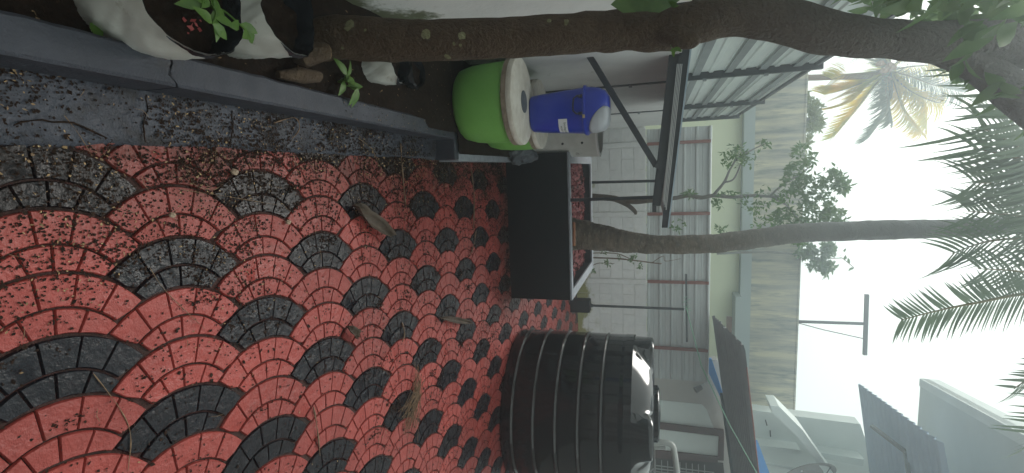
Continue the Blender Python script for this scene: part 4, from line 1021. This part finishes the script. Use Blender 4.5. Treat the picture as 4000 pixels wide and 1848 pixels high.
t3 = empty('yellowish_tree', (on_y(3100, 470, 13.2).x, 13.2, 0), 'yellow green tree top showing beyond the stained parapet at left', 'tree')
limb([(2700, 480, 13.2, 12), (3000, 480, 13.2, 10), (3140, 470, 13.2, 6), (3200, 450, 13.2, 3)], 'trunk', M['bark'], 8, t3)
mb = MB(); leafcloud(mb, [(3130, 400, 40, 45), (3160, 450, 50, 60), (3180, 420, 28, 40), (3140, 520, 35, 50), (3190, 480, 25, 30), (3130, 570, 30, 40)], r, 2600, .13, .05, 13.2, .7)
o = mb.build('foliage', M['leafy'], t3, smooth='all'); o['kind'] = 'stuff'
# sapling right of the palm, against the wall
sp_ = empty('sapling', (on_y(2315, 1006, 6.9).x, 6.9, .1), 'wispy dark sapling with thin stems against the white block wall', 'sapling')
limb([(2240, 1000, 6.9, 3.5), (2315, 1006, 6.9, 3), (2430, 1012, 6.9, 3), (2560, 1028, 6.9, 2.5), (2585, 1030, 6.9, 2)], 'stem', M['twig'], 5, sp_)
limb([(2300, 990, 6.9, 2), (2350, 988, 6.9, 2), (2415, 992, 6.9, 2), (2470, 1016, 6.9, 1.5)], 'stem', M['twig'], 5, sp_)
limb([(2310, 1040, 6.9, 2), (2340, 1028, 6.9, 1.5), (2400, 1030, 6.9, 1)], 'stem', M['twig'], 5, sp_)
limb([(2548, 1026, 6.9, 1.6), (2590, 1000, 6.9, 1.5), (2600, 1020, 6.9, 1.2), (2660, 1010, 6.9, 1)], 'stem', M['twig'], 5, sp_)
mb = MB(); leafcloud(mb, [(2490, 1030, 12, 12), (2470, 1015, 10, 10), (2420, 1000, 12, 8), (2370, 1028, 20, 8), (2500, 1045, 10, 8), (2480, 1000, 14, 8), (2350, 988, 25, 6), (2318, 1058, 6, 8)], r, 190, .045, .02, 6.9, .1)
mb.build('foliage', M['leafd'], sp_, smooth='all')

# ---------------------------------------------------------------- grow bags
def grow_bag(c, z0, r0, r1, h, label, lean=(0, 0), fill=.8, cloth='bagw', seed=0):
    e = empty('grow_bag', (c[0], c[1], z0), label, 'grow bag', 'plastic grow bags in the soil bed')
    n = 110; L = 18; vs = []; fs = []; sd_ = seed * 13.7
    def rad(f, a):
        b = r0 + (r1 - r0) * f + .012 * math.sin(math.pi * f); p = Vector((math.cos(a) * 2.2, math.sin(a) * 2.2, f * 3 + sd_))
        fold = abs(mn.noise(Vector((math.cos(a + f * .9) * 4.5, math.sin(a + f * .9) * 4.5, f * 1.2 + sd_)))) * .8 + .25 * abs(mn.noise(Vector((math.cos(a - f * .5) * 10, math.sin(a - f * .5) * 10, f * 2 + sd_))))
        return b * (1 + .07 * mn.noise(p) - (.04 + .13 * (1 - f)) * fold + .012 * mn.noise(p * 4))
    def pt_(f, a, d=0): q = rad(f, a) - d; return (c[0] + lean[0] * f + q * math.cos(a), c[1] + lean[1] * f + q * math.sin(a), z0 + h * f * (1 + .05 * math.sin(2 * a + sd_) * f + .035 * mn.noise(Vector((math.cos(a) * 3, math.sin(a) * 3, sd_)))))
    for i in range(L + 1):
        for k in range(n): vs.append(pt_(i / L, 2 * math.pi * k / n))
    for i in range(L):
        for k in range(n): k2 = (k + 1) % n; fs.append((i * n + k, i * n + k2, (i + 1) * n + k2, (i + 1) * n + k))
    MB().add(vs, fs).build('bag_cloth', M[cloth], e, smooth='all')
    vs = []; m2 = 8
    for i in range(m2 + 1):
        f = 1.0 - i / m2 * (1 - fill) * 1.3
        for k in range(n):
            a = 2 * math.pi * k / n
            vs.append(pt_(f + (.012 if i == 0 else 0), a, .003 + (-.003 if i == 0 else .005 * i / m2)))
    fs = [(i * n + k, (i + 1) * n + k, (i + 1) * n + (k + 1) % n, i * n + (k + 1) % n) for i in range(m2) for k in range(n)]
    vc = []; m3 = 4      # lining folded out over the far side of the mouth
    ks = range(-12, 62)
    for i in range(m3 + 1):
        for k in ks:
            a = 2 * math.pi * k / n; e_ = math.sin(math.pi * (k + 12) / 73); dd = (.045 + .02 * mn.noise(Vector((a * 5, sd_, 0)))) * e_ * i / m3 / h
            vc.append(pt_(1.012 - dd, a, -.004 - .003 * i / m3 - .003 * abs(mn.noise(Vector((a * 14, i, sd_))))))
    w_ = len(ks); MB().add(vc, [(i * w_ + k, i * w_ + k + 1, (i + 1) * w_ + k + 1, (i + 1) * w_ + k) for i in range(m3) for k in range(w_ - 1)]).build('cuff', M['bagb'], e, smooth='all')
    MB().add(vs, fs).build('lining', M['bagb'], e, smooth='all')
    vs = [(c[0] + lean[0] * fill, c[1] + lean[1] * fill, z0 + h * fill)]; nr = 8
    for i in range(1, nr + 1):
        for k in range(n):
            a = 2 * math.pi * k / n; q = (rad(fill, a) - .004) * i / nr; x = c[0] + lean[0] * fill + q * math.cos(a); y = c[1] + lean[1] * fill + q * math.sin(a)
            vs.append((x, y, z0 + h * fill + .02 * mn.noise(Vector((x * 20, y * 20, 0)))))
    fs = [(0, 1 + k, 1 + (k + 1) % n) for k in range(n)] + [(1 + (i - 1) * n + k, 1 + i * n + k, 1 + i * n + (k + 1) % n, 1 + (i - 1) * n + (k + 1) % n) for i in range(1, nr) for k in range(n)]
    MB().add(vs, fs).build('bag_soil', M['soil'], e, smooth='all')
    return e
GB = [on_z(780, -25, .34), on_z(1130, 75, .34)]
b1c = (GB[0].x, GB[0].y - .0); b2c = (GB[1].x, GB[1].y)
grow_bag((b1c[0] + .01, b1c[1] - .02), .07, .115, .15, .27, 'nearest white plastic grow bag holding a leafy seedling, at the top left of the photo', (0, .01), .74, seed=1)
grow_bag((b2c[0], b2c[1] - .01), .08, .095, .115, .27, 'white grow bag of bare soil right against the foot of the leaning tree', (.0, .01), .74, seed=2)
b3 = on_z(1480, 262, .22)
grow_bag((b3.x - .02, b3.y + .05), .13, .075, .088, .16, 'small crumpled white grow bag half hidden behind the leaning trunk', (.0, .03), .7, seed=3)
b4 = on_z(1600, 275, .2)
grow_bag((b4.x, b4.y + .06), .13, .07, .078, .09, 'small collapsed black bag between the trunk and the green drum', (.0, .0), .6, cloth='bagb', seed=4)
# seedling in the first bag
def plant(name, label, base, stems, lm, L, Wd, seed, par=None, cat='seedling'):
    r = random.Random(seed); e = empty(name, base, label, cat)
    for st_ in stems:
        P = [Vector(base)] + [Vector(base) + Vector(s) for s in st_]
        MB().tube(smooth_path(P, 4), .0028, 5).build('stem', M['leaf'], e)
        mb = MB()
        for p in P[1:]:
            for k in range(2): leaf(mb, p, Vector((r.uniform(-1, 1), r.uniform(-1, 1), r.uniform(-.3, .5))), Vector((r.uniform(-.3, .3), r.uniform(-.3, .3), 1)), L * r.uniform(.7, 1.2), Wd, droop=.3).v
        mb.build('leaf', lm, e, smooth='all')
sb_ = on_z(800, 5, .30)
plant('seedling', 'leafy green seedling with notched leaves growing in the nearest white bag', (sb_.x, sb_.y, .29), [[(.03, -.01, .05), (.06, -.03, .07), (.08, -.05, .08)], [(.02, .03, .04), (.05, .06, .06), (.07, .08, .07)], [(.0, -.03, .05), (.03, -.06, .07)]], M['leaf'], .055, .03, 3)
s2 = on_z(1335, 318, .15)
plant('seedling', 'small broad leaved green sprout beside the kerb below the leaning tree', (s2.x, s2.y, .13), [[(.0, -.01, .04), (.01, -.03, .07)], [(.02, .02, .04), (.03, .03, .08)], [(-.02, .0, .05)]], M['leaf'], .085, .036, 8)
s3 = on_z(1805, 500, .2)
plant('seedling', 'tiny yellowing sprout at the foot of the front green drum', (s3.x, s3.y - .02, .18), [[(.0, 0, .03), (.01, -.01, .05)]], M['leafy'], .05, .02, 12)
fl_ = on_z(350, 88, .115); mb = MB(); leaf(mb, fl_, (.7, .6, .1), (0, .1, 1), .045, .035); tag(mb.build('fallen_leaf', M['leaf'], smooth='all'), 'single yellow green leaf lying on the soil by the near kerb edge', 'leaf')
# red fallen flower in bag, broken log
rf = on_z(738, 100, .30); mb = MB(); r = random.Random(2)
for i in range(9): flake(mb, rf + Vector((r.gauss(0, .009), r.gauss(0, .009), r.uniform(0, .02))), r.uniform(.006, .012), r, 1.)
tag(mb.build('fallen_flower', M['redflower']), 'crumpled red flower lying on the soil inside the nearest grow bag', 'flower')
l0, l1 = on_z(1085, 290, .13), on_z(1240, 300, .14)
lg = empty('rotten_log', l0, 'short rotten brown log lying in the soil between the kerb and the tree foot', 'log')
MB().tube([l0, l0.lerp(l1, .5) + Vector((0, 0, .01)), l1], [.015, .032, .028], 12, rough=.4, fr=35).build('log_bark', M['bark'], lg, smooth=50)
MB().tube([l1, l1 + (l1 - l0).normalized() * .01], [.022, .012], 10, rough=.4, fr=60).build('split_end', M['cutwood'], lg)

# ---------------------------------------------------------------- litter
r = random.Random(77); dark = MB(); yel = MB()
def surf(x, y):
    if x < KX(y) - .003: return None
    if x < -.125 and y < 3.12: return .034 - .012 * min(1, (x - KX(y)) / .17) + .004
    return .0105
def dens(x, y):
    d = math.exp(-max(0, x + .12) / .40); d = max(d, .10)
    cl = .5 + 1.3 * mn.noise(Vector((x * 3.2, y * 3.2, 9))); d *= max(.08, cl)
    if y > 2.2: d *= 1.15
    return min(1, d)
k = 0
while k < 26000:
    x = r.uniform(-.3, 2.6); y = .45 + 4.5 * r.random() ** 1.15
    if y > 4.75: continue
    if r.random() > dens(x, y): continue
    z = surf(x, y)
    if z is None: continue
    k += 1; s = r.uniform(.0018, .0058) * (.8 + .22 * y); 
    if r.random() < .05: s *= 1.8
    flake(dark, (x, y, z + .001), s, r, .25, asp=r.uniform(.4, .9))
k = 0
while k < 1500:
    x = r.uniform(-.3, 2.4); y = .45 + 4.2 * r.random() ** 1.3; dd = dens(x, y)
    if x < -.08: dd *= 1.1
    if r.random() > dd ** 1.3: continue
    z = surf(x, y)
    if z is None: continue
    k += 1; flake(yel, (x, y, z + .002), r.uniform(.0025, .0062) * (.85 + .12 * y), r, .5, asp=r.uniform(.3, .6))
for i in range(5200):
    y = .7 + 4.0 * r.random(); x = -.115 + abs(r.gauss(0, .07)) - (.05 if r.random() < .3 else 0)
    if mn.noise(Vector((x * 7, y * 5, 2))) < -.05 or y > 4.75: continue
    z = surf(x, y)
    if z is None: continue
    flake(dark if r.random() < .86 else yel, (x, y, z + r.uniform(.001, .006)), r.uniform(.002, .006) * (.8 + .2 * y), r, .5, asp=r.uniform(.4, .9))
for c_ in range(120):
    if c_ < 26: cx, cy = r.uniform(-.1, 1.3), 4.78 - abs(r.gauss(0, .08))
    elif c_ < 80: cx, cy = -.12 + abs(r.gauss(0, .16)), r.uniform(.8, 4.6)
    else: cx, cy = r.uniform(-.1, 1.6), r.uniform(.7, 4.4)
    sx_, sy_ = r.uniform(.008, .035), r.uniform(.015, .06)
    for i in range(int(r.uniform(20, 75))):
        x = cx + r.gauss(0, sx_); y = cy + r.gauss(0, sy_); z = surf(x, y)
        if z is None or y > 4.79: continue
        flake(dark, (x, y, z + r.uniform(0, .005)), r.uniform(.002, .007) * (.8 + .15 * y), r, .7, asp=r.uniform(.4, .9))
for i in range(900):      # on the soil bed
    y = .5 + 3 * r.random(); x = r.uniform(FX(y) + .05, KX(y) - .1); flake(yel if r.random() < .2 else dark, (x, y, SZ(x, y) + .004), r.uniform(.003, .009), r, .6)
for i in range(160):
    y = r.uniform(1.9, 3.1); x = KX(y) - .09 * r.random(); flake(dark if r.random() < .7 else yel, (x, y, KH + .003), r.uniform(.003, .006), r, .3)
tag(dark.build('leaf_litter', M['crumb']), 'dark brown crumbs of leaf litter scattered over the tiles and gutter', 'litter', kind='stuff')
tag(yel.build('yellow_leaflets', M['yleaf']), 'small dry yellow leaflets scattered over the tiles, gutter and soil', 'litter', kind='stuff')
mb = MB()
for i in range(110):
    y = r.uniform(.6, 4.); x = r.uniform(-.26, .2) if r.random() < .5 else r.uniform(-.1, 2.2); z = surf(x, y) or .02; a = r.uniform(0, 6.28); L = r.uniform(.015, .06)
    d = Vector((math.cos(a), math.sin(a), 0)); e = Vector((-d.y, d.x, 0)) * r.uniform(-.2, .2) * L; p = Vector((x, y, z + .003))
    mb.tube([p - d * L / 2, p + e, p + d * L / 2], [.0006, .0008, .0004], 4)
tag(mb.build('straw_litter', M['straw']), 'fine dry straw bits strewn over the red and black tiles', 'litter', kind='stuff')
TW = [(((365, 1460), (470, 1600), (510, 1700), (500, 1840)), .0017, 'long pale curved stalk across the lower left tiles'),
      (((585, 1045), (650, 1140), (800, 1285)), .0012, 'thin straight twig crossing the nearest large black tile'),
      (((250, 450), (305, 520), (360, 610)), .0011, 'fine pale stem bent across the gutter at the near left end'),
      (((1070, 480), (1150, 460), (1170, 500), (1140, 545)), .0035, 'dark forked twig lying in the gutter beside the kerb'),
      (((1565, 560), (1570, 640), (1580, 760), (1585, 800)), .0055, 'dark stick running from the gutter onto the tiles'),
      (((1400, 540), (1450, 580), (1478, 640)), .0022, 'slender twig across the gutter near the end of the kerb'),
      (((1840, 660), (1852, 760), (1850, 900)), .007, 'long dark stick lying in a tile joint before the planter'),
      (((1860, 900), (1850, 960), (1835, 1000)), .006, 'short dark stick lying near the middle of the planter front'),
      (((1225, 1590), (1240, 1680), (1250, 1780)), .004, 'brown stick lying over a red tile low in the photo'),
      (((1570, 1260), (1580, 1300), (1572, 1335)), .006, 'short thick stick lying across a small black tile'),
      (((700, 740), (900, 770), (1080, 800)), .0011, 'thin pale stalk across the pink tiles near the gutter'),
      (((720, 640), (760, 720), (830, 742), (870, 720)), .0011, 'looped yellow stalk lying on tiles beside the pebble')]
for pts, rad_, lab in TW:
    P = []
    for (a, b) in pts:
        q_ = on_z(a, b, .02); s_ = surf(q_.x, q_.y) or .03; P.append(on_z(a, b, s_ + rad_ + .001))
    tag(MB().tube(smooth_path(P, 6), [rad_ * f for f in [.7 + .3 * math.sin(i) for i in range(6 * (len(P) - 1) + 1)]], 6, rough=.3, fr=60).build('twig', M['straw'] if rad_ < .003 else M['twig'], smooth='all'), lab, 'twig')
# straw bundle
mb = MB(); r = random.Random(31)
for i in range(60):
    a = on_z(1600 + r.gauss(0, 18), 1650 + r.gauss(0, 35), .016 + .02 * r.random()); b = on_z(1635 + r.gauss(0, 8), 1500 + r.gauss(0, 35), .02 + .02 * r.random())
    mb.tube([a, a.lerp(b, .5) + Vector((r.gauss(0, .012), r.gauss(0, .012), .01)), b], .0012, 4)
tag(mb.build('straw_bundle', M['straw']), 'tangled bundle of dry brown straw lying on the tiles in front of the tank', 'straw')
# big dead leaf, curled
def big_leaf(c1, c2, w, lab, seed, lift=.03):
    a, b = on_z(*c1, .018), on_z(*c2, .018); d = (b - a); L = d.length; d.normalize(); s = Vector((-d.y, d.x, 0)); vs = []; n = 16; m_ = 8; r = random.Random(seed)
    for i in range(n + 1):
        t = i / n; ww = w * (math.sin(math.pi * min(1, t * .9 + .05)) ** .7) * (1 + .2 * mn.noise(Vector((t * 5, seed, 0))))
        for k in range(m_ + 1):
            u = k / m_ * 2 - 1
            vs.append(a + d * L * t + s * ww * u * .75 + Vector((0, 0, lift * (u * u * .9 + .25 * math.sin(5 * t + seed) + .25 + .3 * mn.noise(Vector((t * 4, u * 2, seed)))))))
    o = MB().add(vs, [(i * (m_ + 1) + k, i * (m_ + 1) + k + 1, (i + 1) * (m_ + 1) + k + 1, (i + 1) * (m_ + 1) + k) for i in range(n) for k in range(m_)]).build('dead_leaf', M['dleaf'], smooth='all')
    sm = o.modifiers.new('solid', 'SOLIDIFY'); sm.thickness = .0015; tag(o, lab, 'dead leaf')
big_leaf((1370, 800), (1510, 925), .055, 'large curled brown dead leaf lying on red tiles in the middle of the yard', 3, .045)
big_leaf((1350, 1275), (1385, 1320), .03, 'small pale dead leaf standing on its edge beside a black tile', 5, .03)
big_leaf((1272, 548), (1290, 515), .022, 'small brown dead leaf leaning against the kerb', 7, .02)
big_leaf((1710, 1240), (1830, 1260), .03, 'brown withered leaf on the tiles toward the planter corner', 9, .03)
for (sx, sy, s, lab) in ((915, 672, .014, 'smooth tan pebble on a black tile near the gutter'), (1125, 868, .012, 'brown seed pod lying among crumbs on the tiles'), (672, 840, .010, 'small brown stone on the second black tile from the gutter')):
    q_ = on_z(sx, sy, .02); tag(rock((q_.x, q_.y, .022), (s * .75, s * 1.1, s * .6), 'pebble', M['pebble'], 4, 8), lab, 'pebble')
